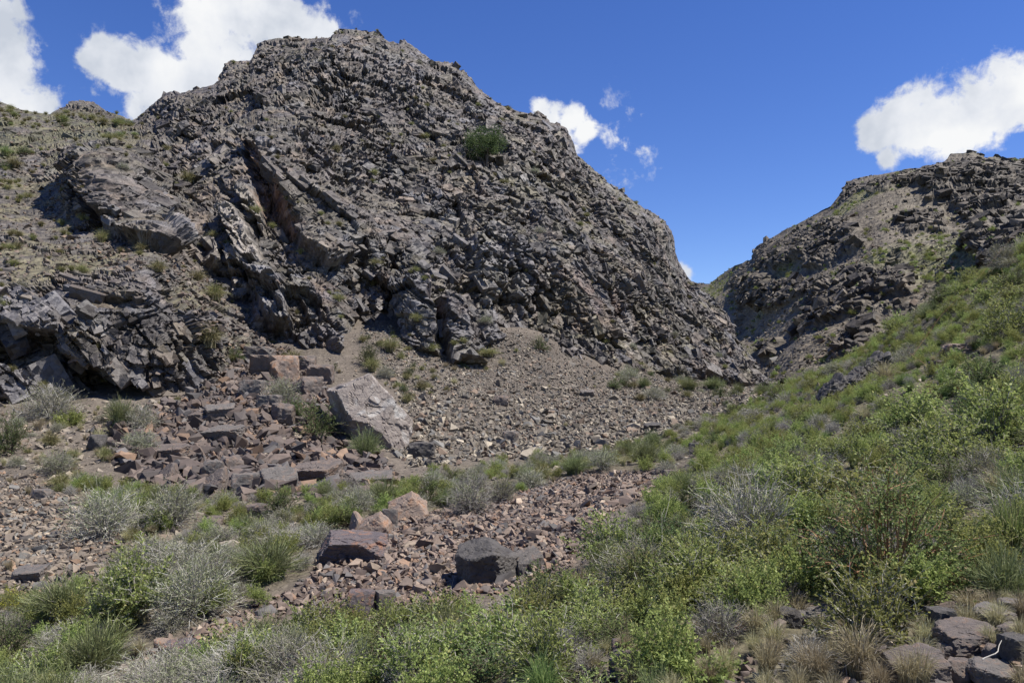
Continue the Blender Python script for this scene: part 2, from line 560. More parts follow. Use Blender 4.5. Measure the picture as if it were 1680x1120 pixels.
# features traced on the face: outline, metres out (+) or in (-), edge softness, colour index
FEAT = [
    (((92, 556), (130, 522), (250, 512), (322, 520), (332, 600), (326, 642), (285, 648), (232, 636), (140, 600), (104, 585)), 1.5, 5, None),
    (((104, 590), (140, 604), (232, 640), (288, 652), (300, 664), (240, 672), (170, 650), (120, 620)), -1.6, 5, 2),
    (((404, 238), (440, 224), (520, 236), (556, 320), (580, 420), (540, 440), (492, 400), (470, 350), (440, 290), (418, 262)), 1.5, 6, None),
    (((400, 238), (428, 254), (442, 290), (458, 305), (478, 340), (490, 384), (472, 392), (446, 362), (434, 366), (420, 325), (408, 285)), -0.9, 4, 3),
    (((366, 352), (390, 343), (412, 378), (426, 414), (425, 431), (405, 429), (388, 396)), 1.5, 3, 1),
    (((371, 408), (388, 406), (406, 431), (403, 443), (378, 440)), 1.2, 3, 1),
    (((392, 312), (412, 306), (426, 340), (436, 370), (430, 380), (414, 352)), 1.2, 3, 1),
    (((338, 394), (352, 394), (363, 436), (345, 441)), 1.0, 3, 1),
    (((349, 254), (367, 257), (365, 277), (352, 270)), 0.6, 3, 1),
    (((376, 440), (402, 446), (402, 478), (384, 480)), 0.5, 3, 1),
    (((408, 442), (440, 428), (458, 470), (478, 530), (444, 540), (420, 492)), 0.9, 4, 5),
    (((470, 440), (492, 436), (552, 560), (546, 588), (520, 560)), 0.7, 4, 5),
    (((656, 478), (676, 456), (702, 472), (716, 560), (724, 596), (692, 594), (668, 566)), 2.1, 5, 5),
    (((712, 492), (730, 500), (750, 556), (755, 597), (732, 600), (722, 548)), 2.0, 4, 5),
    (((634, 385), (650, 380), (650, 470), (668, 566), (690, 598), (660, 588), (636, 545), (636, 460)), -0.8, 5, 2),
    (((1014, 520), (1034, 532), (1052, 584), (1026, 572)), 0.1, 8, 1),
    (((780, 520), (800, 505), (826, 560), (790, 566)), 0.5, 5, 5),
    (((830, 400), (862, 390), (880, 470), (858, 520), (834, 480)), 0.5, 5, 5),
    (((128, 266), (160, 252), (222, 258), (262, 318), (278, 420), (232, 405), (172, 372), (150, 330)), 1.6, 6, None),
    (((126, 276), (146, 306), (168, 368), (150, 360), (130, 330)), -1.4, 4, 3),
    (((766, 232), (800, 224), (832, 245), (830, 272), (790, 280), (768, 268)), -0.9, 7, None),
    (((914, 560), (960, 548), (1012, 598), (1004, 622), (960, 612), (928, 592)), 0.9, 5, None),
    (((1088, 606), (1110, 598), (1132, 622), (1124, 645), (1098, 640)), 1.0, 4, None),
    (((770, 395), (800, 370), (835, 380), (832, 470), (800, 500), (772, 450)), 0.8, 6, 4),
    (((868, 330), (900, 318), (990, 470), (1010, 560), (960, 540), (900, 440)), 0.5, 12, None),
    (((440, 480), (480, 470), (545, 560), (540, 590), (490, 560)), 0.9, 6, None),
    (((400, 425), (470, 455), (470, 540), (420, 520)), 0.8, 6, 4),
    (((260, 365), (290, 360), (298, 410), (285, 425), (268, 405)), 0.9, 4, 4),
    (((280, 405), (310, 400), (312, 428), (284, 430)), -1.2, 4, None),
    (((0, 480), (45, 470), (100, 520), (95, 545), (30, 540), (0, 530), (-120, 530), (-120, 480)), 0.9, 5, 4),
    (((0, 545), (70, 550), (110, 590), (60, 600), (0, 590), (-120, 590)), -0.7, 5, None),
    (((-140, 590), (40, 600), (100, 620), (90, 650), (0, 650), (-140, 650)), 0.8, 5, 4),
    (((575, 395), (600, 390), (606, 560), (585, 545)), -0.8, 4, None),
    (((740, 330), (752, 325), (775, 420), (760, 440)), -0.8, 4, None),
    (((826, 440), (842, 445), (836, 520), (826, 500)), -0.7, 4, None),
    (((880, 480), (915, 470), (905, 545), (885, 550)), -0.5, 5, None),
]
tint = np.zeros(V.shape[:2] + (6,))
for pl, m_, s_, ci in FEAT:
    sd = poly_sd(PXg, PYg, pl)
    wob = (vnoise(V * 1.3, 55) - .5) * 9
    w = smooth(-s_ * .5, s_ * .5, sd + wob)
    w[M_NR:] = 0
    disp = disp + w * m_ * .85
    if ci is not None:
        tint[..., ci] = np.maximum(tint[..., ci], w)
disp -= fine * np.clip(.8 * tint[..., 1] + .7 * tint[..., 5], 0, .85)
# crest fade so that the outline stays, with its own blocks
env = np.ones(V.shape[:2])
env[:M_NR] = 0.45 + 0.55 * np.clip((gy - sky_py[None]) / 40.0, 0, 1)
env[M_NR:] = 0.45
env *= np.where(np.arange(NRA)[:, None] < 1, 0, 1)
D0 = N0 * np.array([1, 1, .32])
D0 /= np.linalg.norm(D0, axis=-1, keepdims=True)
V = V + D0 * (disp * env)[..., None]
M_V = V
# colours of the stone itself
dark = C3(.070, .063, .060)
mid = C3(.122, .109, .101)
blue = C3(.145, .146, .158)
tan = C3(.215, .168, .128)
rust = C3(.170, .098, .064)
pale = C3(.290, .268, .240)
olive = C3(.140, .128, .078)
c1 = r01(h2, 9)
c2 = r01(h3, 11)
cc = lerp(dark, mid, smooth(.2, .8, .5 * c1 + .5 * fbm(V * 0.5, 3, 61)))
cc = cc + (blue - cc) * (smooth(.52, .78, .45 * c2 + .55 * fbm(V * 0.33, 3, 71)) * 0.75)[..., None]
tf = smooth(.54, .74, .4 * r01(h3, 13) + .6 * fbm(V * 0.42, 4, 81))
cc = cc + (tan - cc) * (tf * 0.5)[..., None]
rf = smooth(.60, .76, .3 * r01(h2, 15) + .7 * fbm(V * np.array([.5, .5, .2]), 3, 91)) * smooth(330, 520, PYg) * smooth(380, 620, PXg)
cc = cc + (rust - cc) * (rf * 0.35)[..., None]
cc = cc + (mid * 1.25 - cc) * (0.5 * tint[..., 1] + 0.6 * tint[..., 4])[..., None]
cc = cc + (pale * .95 - cc) * (0.75 * tint[..., 1])[..., None]
cc = cc + (blue * .95 - cc) * (0.5 * tint[..., 5])[..., None]
cc = cc + (tan * .55 - cc) * (0.75 * tint[..., 2])[..., None]
cc = cc + (rust * 1.2 - cc) * (0.6 * tint[..., 3])[..., None]
cc = cc + (blue * 1.05 - cc) * (0.5 * tint[..., 4])[..., None]
deb = C3(.088, .080, .068)
cc = cc + (deb - cc) * (soft * .75)[..., None]
# thin plant cover on the gentler ledges
nf = grid_normals(V)
nz = np.abs(nf[..., 2])
from_slope = smooth(.60, .86, nz)
ol = (.35 + .65 * from_slope) * smooth(.44, .64, fbm(V * 0.55, 4, 97)) * (0.42 + 0.9 * soft + .35 * smooth(700, 950, PXg))
cc = cc + (olive - cc) * np.clip(ol, 0, .85)[..., None]
gp_ = smooth(-8, 14, poly_sd(PXg, PYg, SOFT[0])) * smooth(.44, .56, fbm(V * .35, 4, 98))
cc = cc + (C3(.115, .118, .058) - cc) * (gp_ * .55)[..., None]
cc = cc * C3(.84, .81, .775) * (0.6 + 0.8 * r01(h4, 3))[..., None]
M_C, M_N, M_SOFT, M_F = cc, N0, soft, tint
me = mesh_from('mountain', V.reshape(-1, 3), grid_faces(NRA, len(M_PX)), col=cc.reshape(-1, 3))
mountain = link('mountain', me, MAT_CLIFF, label='dark craggy rock mountain with steep fractured cliff face', cat='mountain', kind='structure')


def mountain_at(px, py):
    """point on the built cliff face that shows at a photograph pixel"""
    j = int(np.clip(round((px - M_PX[0]) / M_STEP), 0, len(M_PX) - 1))
    i = int(np.clip(round((py - bot_py[j]) / (sky_py[j] - bot_py[j]) * (M_NR - 1)), 0, M_NR - 1))
    a, b = max(i - 26, 0), min(i + 26, M_NR)
    c, d = max(j - 20, 0), min(j + 20, len(M_PX))
    blk = M_V[a:b, c:d]
    x, y = proj(blk)
    q = np.argmin((x - px) ** 2 + (y - py) ** 2)
    return blk.reshape(-1, 3)[q]


# ------------------------------------------------------------------ the far mountain on the right
FSK = np.array([(1060, 440), (1100, 450), (1130, 458), (1148, 464), (1165, 465), (1185, 450), (1205, 435), (1235, 425), (1240, 410), (1260, 395), (1290, 376),
                (1320, 360), (1345, 345), (1370, 330), (1380, 314), (1392, 298), (1410, 292), (1440, 285), (1470, 278), (1500, 274), (1530, 270),
                (1550, 262), (1560, 252), (1590, 247), (1620, 255), (1650, 258), (1680, 262), (1800, 250), (2000, 280), (2250, 330)], float)
FD = np.array([(1060, 440, 330), (1148, 464, 300), (1205, 435, 262), (1240, 410, 240), (1290, 376, 222), (1385, 305, 203), (1470, 278, 196),
               (1590, 247, 190), (1680, 262, 186), (2000, 280, 170), (2250, 330, 160),
               (1180, 500, 215), (1220, 540, 165), (1270, 640, 98), (1300, 600, 104), (1400, 570, 98), (1500, 500, 102), (1600, 450, 97), (1680, 400, 94),
               (2000, 420, 85), (2250, 450, 80), (1060, 640, 120), (1400, 660, 82), (1680, 600, 70),
               (1250, 480, 175), (1310, 480, 142), (1400, 450, 128), (1450, 350, 156), (1550, 350, 146), (1650, 330, 136), (1200, 480, 225), (1350, 540, 112)], float)
ftps = TPS(FD[:, :2] / 100, FD[:, 2], 1e-3)
F_PX = np.arange(1060, 2020, 2.0)
F_NR, F_BK = 235, 16
fs = np.interp(F_PX, FSK[:, 0], FSK[:, 1])
fb = np.interp(F_PX, [1060, 1270, 1400, 1600, 1680, 2250], [660, 660, 640, 560, 520, 520])
gx = np.repeat(F_PX[None], F_NR, 0)
gy = fb[None] + (fs - fb)[None] * np.linspace(0, 1, F_NR)[:, None]
dep = ftps(np.stack([gx, gy], -1) / 100)
dep += np.clip(1 - (gy - fs[None]) / 24.0, 0, 1) ** 2 * 8
V = Pv(gx, gy, dep)
back = []
for k in range(1, F_BK + 1):
    s = 0.9 * k ** 1.5
    q = V[F_NR - 1] + np.array([0.2, 1, 0]) * s
    q[:, 2] -= 0.15 * s + 0.012 * s * s
    back.append(q)
V = np.concatenate([V, np.array(back)], 0)
PXg, PYg = proj(V)
N0 = grid_normals(V)
if N0[F_NR // 2, 200, 1] > 0:
    N0 = -N0
warp = np.stack([fbm(V * 0.09, 3, 121) - .5, fbm(V * 0.09, 3, 131) - .5, fbm(V * 0.09, 3, 141) - .5], -1)
OUT = [((1208, 458), (1230, 452), (1330, 462), (1338, 480), (1260, 500), (1222, 498)), ((1215, 480), (1262, 478), (1262, 500), (1218, 502)),
       ((1312, 560), (1318, 510), (1352, 470), (1395, 445), (1490, 440), (1520, 455), (1505, 490), (1450, 500), (1400, 520), (1350, 545), (1325, 562)),
       ((1240, 405), (1330, 362), (1400, 370), (1420, 400), (1330, 430), (1250, 450)),
       ((1375, 330), (1395, 292), (1480, 275), (1545, 262), (1595, 244), (1700, 255), (1720, 320), (1640, 345), (1560, 330), (1480, 310), (1420, 320)),
       ((1470, 360), (1540, 340), (1545, 370), (1490, 385)), ((1580, 345), (1650, 320), (1660, 345), (1590, 352)),
       ((1376, 575), (1400, 545), (1450, 520), (1465, 545), (1430, 590), (1385, 590)), ((1244, 560), (1268, 552), (1270, 578), (1248, 582)),
       ((1600, 400), (1680, 340), (1800, 330), (1800, 420), (1650, 440), (1605, 440))]
oc = np.zeros(V.shape[:2])
for pl in OUT:
    oc = np.maximum(oc, smooth(-6, 8, poly_sd(PXg, PYg, pl) + (fbm(V * .12, 3, 151) - .5) * 40))
oc = np.maximum(oc, smooth(.63, .70, fbm(V * 0.055, 4, 161)) * 0.6)
oc[F_NR:] = np.maximum(oc[F_NR - 1], .5)[None]
f1, h1, ed1 = facets(bed(V + warp * 4, 7, 4.5, 3.6), 111, 1.0)
f2, h2, ed2 = facets(V / 1.9 + warp * 1.5, 112, 1.1)
f3, h3, ed3 = facets(V / .8 + warp, 113, 1.1)
disp = (fbm(V * 0.035, 3, 171) - .5) * 9 + oc * (1.7 + 0.75 * f1 + .5 * f2 + 0.32 * f3 - .8 * (r01(h2, 41) < .09) - .35 * (r01(h3, 42) < .14)) + (1 - oc) * (.10 * f3)
env = np.ones(V.shape[:2])
env[:F_NR] = 0.4 + 0.6 * np.clip((gy - fs[None]) / 30.0, 0, 1)
env[F_NR:] = .4
D0 = N0 * np.array([1, 1, .35])
D0 /= np.linalg.norm(D0, axis=-1, keepdims=True)
V = V + D0 * (disp * env)[..., None]
F_V = V
rk = lerp(C3(.042, .037, .034), C3(.105, .092, .08), smooth(.2, .8, .6 * r01(h2, 3) + .4 * r01(h3, 4)))
scr = lerp(C3(.086, .075, .063), C3(.122, .107, .088), fbm(V * .25, 3, 181))
gf = smooth(.52, .66, fbm(V * 0.05 + 9, 4, 191)) * .75
scr = scr + (C3(.118, .122, .058) - scr) * gf[..., None]
cc = scr + (rk - scr) * oc[..., None]
cc = cc * C3(1.02, .97, .84) * (0.62 + 0.76 * r01(h3, 6))[..., None]
F_C, F_N, F_O = cc, N0, oc
me = mesh_from('far_mountain', V.reshape(-1, 3), grid_faces(F_NR + F_BK, len(F_PX)), col=cc.reshape(-1, 3))
far_mountain = link('far_mountain', me, MAT_FAR, label='farther brown mountain ridge with dark crags and scree chutes at right', cat='mountain', kind='structure')

# ------------------------------------------------------------------ the ground: gully floor, scree fans and the green slope
GC = [(0, 1120, 8.5), (300, 1120, 7.5), (600, 1120, 6), (840, 1120, 5), (1100, 1120, 4.2), (1400, 1120, 3.5), (1680, 1120, 3.0),
      (0, 1000, 11), (300, 1000, 10), (600, 1000, 9), (840, 1000, 8), (1100, 1000, 6.2), (1400, 1000, 5), (1680, 1000, 4.2),
      (0, 900, 14.5), (300, 900, 14), (600, 900, 12.5), (840, 900, 11.3), (1100, 900, 8.6), (1400, 900, 6.5), (1680, 900, 5.4),
      (0, 800, 19), (300, 800, 20), (480, 820, 18), (640, 850, 14.8), (700, 800, 20), (900, 790, 18.5), (1090, 780, 16), (1250, 790, 11.5), (1400, 800, 9.3), (1680, 800, 7.3),
      (0, 700, 25), (120, 690, 27), (300, 700, 26), (420, 650, 29), (590, 730, 27), (740, 745, 26.5), (850, 745, 27), (1000, 735, 29), (1100, 705, 33), (1180, 685, 37), (1300, 700, 21), (1400, 680, 16), (1550, 680, 12.5), (1680, 680, 10.5),
      (240, 660, 29.5), (430, 590, 36.5), (540, 640, 33), (620, 540, 41.5), (640, 549, 41), (700, 640, 34.5), (720, 594, 39.2), (840, 553, 44), (800, 580, 42.5), (890, 575, 43.5), (900, 655, 37), (1000, 640, 43), (1000, 700, 33.5), (1080, 660, 41), (1200, 650, 50), (1270, 640, 60),
      (1330, 625, 42), (1390, 600, 41), (1450, 560, 39), (1520, 510, 36), (1600, 465, 33), (1680, 405, 31),
      (1330, 650, 31), (1400, 640, 24), (1500, 600, 21), (1600, 560, 19), (1680, 530, 17.5), (1680, 600, 13.5)]
gp = [P(*g) for g in GC]
gp += [np.array(v, float) for v in [(0, 0.5, -1.65), (-4, 0, -2.7), (-9, 0, -3.3), (4, 0, -.35), (8, 2, 1.1), (14, 6, 2.6), (0, -8, -1.9), (-12, -8, -3.2), (10, -8, 1.2),
                                    (-18, 4, -3.2), (-30, 10, -2.5), (24, 16, 5.6), (34, 26, 8), (26, 40, 6.0), (22, 52, -.5), (36, 60, 4), (34, 90, -2), (50, 100, 3), (30, 75, -1.5),
                                    (-34, 30, 1), (-20, 50, 6), (0, 62, 8), (18, 75, 1.5), (24, 92, 1.0), (-8, 60, 8), (10, 80, 4), (-40, 70, 10), (40, 110, -2)]]
gp = np.array(gp)
gtps = TPS(gp[:, :2] / 10, gp[:, 2], 2e-4)


def ground_z(xy):
    xy = np.asarray(xy, float)
    z = gtps(xy / 10)
    q = np.concatenate([xy, 0 * xy[..., :1]], -1)
    z = z + (fbm(q * 0.45, 3, 501) - .5) * .5 + (fbm(q * 2.1, 3, 511) - .5) * 0.14
    return z


def ground_hit(px, py, lo=2.2, hi=75.0):
    ys = np.geomspace(lo, hi, 700)
    pts = Pv(np.full(700, float(px)), np.full(700, float(py)), ys)
    gz = ground_z(pts[:, :2])
    below = np.nonzero(pts[:, 2] < gz)[0]
    i = below[0] if len(below) else int(np.argmin(pts[:, 2] - gz))
    p = pts[i].copy()
    p[2] = gz[i]
    return p


Z_RED = ((240, 1110), (260, 1060), (380, 1012), (500, 962), (525, 925), (600, 880), (650, 842), (740, 842), (840, 815), (950, 778), (1095, 773), (1085, 800), (1000, 840), (965, 880), (945, 920), (880, 962), (740, 985), (600, 1003), (480, 1008), (330, 1065))
Z_LEFT = ((-150, 765), (60, 780), (130, 830), (185, 870), (210, 905), (190, 950), (100, 985), (-150, 990))
Z_BLOCK = ((150, 720), (200, 690), (330, 640), (400, 560), (470, 575), (540, 640), (560, 720), (640, 765), (650, 800), (560, 815), (380, 822), (250, 800), (190, 760))
Z_FAN = ((580, 560), (600, 535), (640, 525), (690, 575), (750, 580), (840, 540), (900, 565), (1000, 610), (1100, 592), (1200, 605), (1285, 638), (1215, 672), (1185, 690), (1110, 700), (1050, 738), (900, 755), (830, 748), (680, 768), (640, 740), (655, 650))
Z_PALE = ((200, 860), (330, 820), (480, 815), (520, 850), (440, 900), (300, 910), (200, 900))
Z_SLOPE = ((1108, 800), (1180, 690), (1275, 640), (1330, 620), (1450, 552), (1680, 396), (2300, 200), (2300, 1400), (700, 1400), (725, 1045), (770, 1032), (900, 1000), (975, 942), (1015, 868))
Z_BAND = ((640, 850), (660, 800), (720, 770), (850, 760), (1000, 745), (1120, 702), (1200, 680), (1290, 640), (1190, 690), (1095, 778), (950, 775), (850, 810), (740, 842))
Z_LVEG = ((-150, 985), (100, 975), (200, 940), (200, 880), (120, 830), (100, 800), (250, 800), (420, 822), (640, 800), (670, 835), (600, 872), (530, 885), (510, 940), (420, 985), (280, 1050), (235, 1130), (-150, 1400))
Z_BOT = ((235, 1400), (270, 1125), (370, 1092), (490, 1048), (620, 1045), (745, 1036), (720, 1400))
Z_FOOT = ((585, 565), (640, 545), (700, 600), (760, 588), (840, 568), (862, 592), (760, 612), (720, 655), (680, 665), (620, 615))
Z_FOOTR = ((960, 620), (1090, 600), (1270, 640), (1210, 672), (1120, 662), (1000, 648))
Z_PILE = ((1440, 1060), (1500, 1010), (1600, 985), (1800, 960), (1800, 1300), (1440, 1300))
Z_STONY = ((985, 1068), (1190, 1040), (1300, 1005), (1430, 1010), (1450, 1200), (980, 1200))
Z_UPL = ((-150, 680), (130, 670), (330, 655), (230, 700), (190, 760), (120, 810), (60, 775), (-150, 770))

G_NR, G_NC = 310, 430
gr = np.geomspace(4.0, 125.0, G_NR) - 10.0
gk = np.linspace(-1.12, 1.12, G_NC)
XY = np.stack([gk[None] * (gr[:, None] + 10.0), np.repeat(gr[:, None], G_NC, 1)], -1)
Z = ground_z(XY)
V = np.concatenate([XY, Z[..., None]], -1)
px, py = proj(V)
infront = V[..., 1] > 1.0


def zone(px, py, pl, s=10):
    return smooth(-s, s, poly_sd(px, py, pl))


nz1 = fbm(V * 0.8, 4, 601)
soil = lerp(C3(.095, .08, .064), C3(.155, .13, .105), nz1)
grn = lerp(C3(.085, .078, .045), C3(.14, .12, .082), fbm(V * 1.1, 4, 611))
red = lerp(C3(.070, .054, .046), C3(.115, .085, .068), nz1)
fan = lerp(C3(.085, .072, .060), C3(.13, .11, .09), nz1)
cc = soil + (C3(.20, .168, .135) - soil) * (zone(px, py, Z_PALE, 20) * .7 * infront)[..., None]
for pl, c_, k_ in ((Z_SLOPE, grn, .95), (Z_BAND, grn, .6), (Z_LVEG, grn, .45), (Z_BOT, grn, .8), (Z_RED, red, 1), (Z_FAN, fan, .95), (Z_BLOCK, red * .9, .85), (Z_LEFT, fan * .9, .8)):
    w = zone(px, py, pl) * infront
    cc = cc + (c_ - cc) * (w * k_)[..., None]
bh = np.where(~infront)
cc[bh] = grn[bh]
me = mesh_from('ground', V.reshape(-1, 3), grid_faces(G_NR, G_NC), col=cc.reshape(-1, 3))
link('ground', me, MAT_GROUND, label='stony gully floor rising to a green hillside at right', cat='ground', kind='structure')

#@@STONES@@
# ------------------------------------------------------------------ scatter on the ground sheet
cellA = np.linalg.norm(np.cross(V[1:, :-1] - V[:-1, :-1], V[:-1, 1:] - V[:-1, :-1]), axis=-1)
cpx, cpy = .5 * (px[1:, 1:] + px[:-1, :-1]), .5 * (py[1:, 1:] + py[:-1, :-1])
cY = .5 * (V[1:, 1:, 1] + V[:-1, :-1, 1])
G_V = V
footd = np.interp(cpx, MD[:21, 0], MD[:21, 2])
cellA = cellA * ((cY < footd + 1.0) | (cpx > 1290))


def scatter(weight, n):
    """n random points on the ground, likelihood = cell area times weight"""
    w = (cellA * weight * (cY > 2.0)).ravel()
    idx = RNG.choice(w.size, n, p=w / w.sum())
    i, j = np.unravel_index(idx, cellA.shape)
    a, b = RNG.random((2, n))
    a, b = a[:, None], b[:, None]
    return (G_V[i, j] * (1 - a) * (1 - b) + G_V[i, j + 1] * (1 - a) * b + G_V[i + 1, j] * a * (1 - b) + G_V[i + 1, j + 1] * a * b)


def zw(*pls, s=6):
    w = np.zeros(cellA.shape)
    for pl in pls:
        w = np.maximum(w, smooth(-s, s, poly_sd(cpx, cpy, pl)))
    return w


ANCHOR = [('largest grey boulder', 596, 680), ('blackish boulder', 796, 925), ('rust edged boulder', 574, 900), ('orange wedge boulder', 668, 832), ('dark ribbed outcrop', 1400, 630),
          ('red stemmed shrub', 1440, 880), ('long grass tussock', 1660, 870), ('corner rock pile', 1600, 1070), ('bare bleached shrub', 1230, 850), ('tan hillside rock', 1572, 575),
          ('silver dead shrub', 772, 810), ('overhanging slab', 514, 775), ('pointed rocks', 320, 790), ('tall upright shrub', 226, 960), ('big silver shrub', 400, 1070), ('herb carpet', 1140, 1095),
          ('round green fan bush', 604, 580), ('layered overhang', 210, 580), ('cliff pillars', 700, 540), ('grey dead thicket', 1620, 770), ('rust tinted rock', 592, 990), ('greenish grey stone', 66, 812),
          ('pale greenish slab', 40, 945), ('big cushion shrub', 172, 845), ('dark toe stone', 1070, 700), ('skyline bush', 1545, 485), ('gully mouth', 1270, 645), ('dark recess', 430, 310),
          ('lone tree', 797, 240), ('yellow flowering plant', 525, 1090), ('thin grass slab', 1246, 1020), ('bottom brown block', 1042, 1095), ('summit', 590, 50), ('ridge knoll', 130, 170), ('border crag', 15, 260), ('left shoulder', 300, 155), ('upper crag', 200, 300), ('right cliff edge', 1090, 390)]


def whereabouts(p):
    '''words that tie a thing to the nearest thing one can name'''
    x_, y_ = proj(np.asarray(p, float))
    d_ = [math.hypot(x_ - a[1], (y_ - a[2]) * 1.3) for a in ANCHOR]
    k_ = int(np.argmin(d_))
    nm_, ax_, ay_ = ANCHOR[k_]
    near = 'just ' if d_[k_] < 55 else ('' if d_[k_] < 130 else 'well ')
    dx_, dy_ = x_ - ax_, y_ - ay_
    if abs(dx_) > abs(dy_) * 1.2:
        rel = 'right of' if dx_ > 0 else 'left of'
    else:
        rel = 'below' if dy_ > 0 else 'above'
    return f'{near}{rel} the {nm_}'


# ------------------------------------------------------------------ stones
def hull_stone(seed):
    r = random.Random(seed)
    bm = bmesh.new()
    dims = (1.0, r.uniform(.6, .95), r.uniform(.3, .7))
    for _ in range(r.choice((8, 9, 10, 11))):
        while True:
            p = [r.uniform(-1, 1) for _ in range(3)]
            if 0.75 < sum(abs(v) ** 3 for v in p) < 2.2:
                break
        bm.verts.new((p[0] * dims[0] * .5, p[1] * dims[1] * .5, p[2] * dims[2] * .5))
    bmesh.ops.convex_hull(bm, input=bm.verts)
    for v in [v for v in bm.verts if not v.link_faces]:
        bm.verts.remove(v)
    bmesh.ops.triangulate(bm, faces=bm.faces)
    bm.verts.index_update()
    vv = np.array([v.co[:] for v in bm.verts], np.float32)
    ff = np.array([[v.index for v in f.verts] for f in bm.faces], np.int32)
    bm.free()
    return vv, ff


SHAPES = [hull_stone(900 + k) for k in range(26)]


def rotmats(n, tilt):
    yaw = RNG.random(n) * 2 * np.pi
    ax = RNG.normal(0, tilt, n)
    ay = RNG.normal(0, tilt, n)
    cz, sz, cx, sx, cy_, sy = np.cos(yaw), np.sin(yaw), np.cos(ax), np.sin(ax), np.cos(ay), np.sin(ay)
    Rz = np.zeros((n, 3, 3)); Rz[:, 0, 0] = cz; Rz[:, 0, 1] = -sz; Rz[:, 1, 0] = sz; Rz[:, 1, 1] = cz; Rz[:, 2, 2] = 1
    Rx = np.zeros((n, 3, 3)); Rx[:, 0, 0] = 1; Rx[:, 1, 1] = cx; Rx[:, 1, 2] = -sx; Rx[:, 2, 1] = sx; Rx[:, 2, 2] = cx
    Ry = np.zeros((n, 3, 3)); Ry[:, 1, 1] = 1; Ry[:, 0, 0] = cy_; Ry[:, 0, 2] = sy; Ry[:, 2, 0] = -sy; Ry[:, 2, 2] = cy_
    return Rx @ Ry @ Rz


def stone_palette(n, kind):
    pal = {'red': [(.140, .108, .094), (.170, .128, .108), (.115, .096, .092), (.195, .152, .128), (.105, .098, .10), (.21, .138, .10), (.26, .21, .17)],
           'fan': [(.145, .127, .106), (.185, .162, .135), (.105, .095, .085), (.25, .22, .18), (.135, .132, .13), (.165, .122, .095)],
           'left': [(.135, .112, .095), (.17, .14, .115), (.095, .085, .08), (.24, .2, .16), (.13, .126, .122), (.19, .128, .09)],
           'block': [(.10, .082, .078), (.125, .10, .092), (.078, .068, .068), (.14, .112, .10), (.105, .10, .105), (.17, .118, .088)],
           'pale': [(.27, .235, .195), (.22, .185, .15), (.31, .27, .225), (.18, .16, .14)]}[kind]
    pal = np.array(pal, np.float32)
    w = np.array([1.0 / (1 + .35 * k) for k in range(len(pal))])
    c = pal[RNG.choice(len(pal), n, p=w / w.sum())]
    return c * np.array([1.03, 1.0, .91] if kind == 'fan' else ([.98, .95, .86] if kind == 'red' else ([.92, .87, .77] if kind == 'block' else [1.03, 1.0, .91])), np.float32) * (0.7 + .6 * RNG.random((n, 1)))


def stone_mesh(name, pos, size, col, tilt, mat):
    """many stones as one mesh, for those past the largest few hundred"""
    n = len(pos)
    sh = RNG.integers(0, len(SHAPES), n)
    R = rotmats(n, tilt)
    vs, fs_, cs, off = [], [], [], 0
    for k, (vv, ff) in enumerate(SHAPES):
        m = np.nonzero(sh == k)[0]
        if not len(m):
            continue
        W = np.einsum('nij,vj->nvi', R[m], vv) * size[m][:, None, None] + pos[m][:, None, :]
        vs.append(W.reshape(-1, 3))
        fs_.append((ff[None] + (np.arange(len(m)) * len(vv))[:, None, None] + off).reshape(-1, 3))
        cs.append(np.repeat(col[m], len(vv), 0))
        off += len(m) * len(vv)
    me = mesh_from(name, np.concatenate(vs), np.concatenate(fs_), col=np.concatenate(cs))
    me.materials.append(mat)
    return me


def mat_stone(name, from_object=False, palette=None, rough=0.75, grain=35.0):
    m = bpy.data.materials.new(name)
    m.use_nodes = True
    t = NT(m.node_tree)
    b = t.n['Principled BSDF']
    if from_object:
        oi = t.new('ShaderNodeObjectInfo').outputs['Random']
        col = t.ramp(oi, [(k / len(palette), c) for k, c in enumerate(palette)], 'CONSTANT')
        pos = t.new('ShaderNodeTexCoord').outputs['Object']
        grain = grain * .12
    else:
        col = t.new('ShaderNodeAttribute', attribute_name='Col').outputs['Color']
        pos = t.new('ShaderNodeNewGeometry').outputs['Position']
    n1 = t.noise(pos, grain, 3, .6)
    t.put(b.inputs['Base Color'], t.mix(1.0, col, t.math('MULTIPLY_ADD', n1, 1.1, .45), 'MULTIPLY'))
    b.inputs['Roughness'].default_value = rough
    b.inputs['Specular IOR Level'].default_value = .35
    return m


MAT_STONE = mat_stone('loose_stone')


def tint_list(kind, seed):
    st = np.random.default_rng(seed)
    global RNG
    keep, RNG = RNG, st
    c = stone_palette(14, kind)
    RNG = keep
    return [tuple(float(x) for x in v) for v in c]


MAT_OBJ = {k: mat_stone('stone_' + k, True, tint_list(k, 40 + i)) for i, k in enumerate(('red', 'fan', 'left', 'block'))}
OBJ_SHAPES = {}
for kd in MAT_OBJ:
    OBJ_SHAPES[kd] = []
    for k in range(0, 26, 2):
        me = mesh_from('stone', SHAPES[k][0], SHAPES[k][1])
        me.materials.append(MAT_OBJ[kd])
        OBJ_SHAPES[kd].append(me)

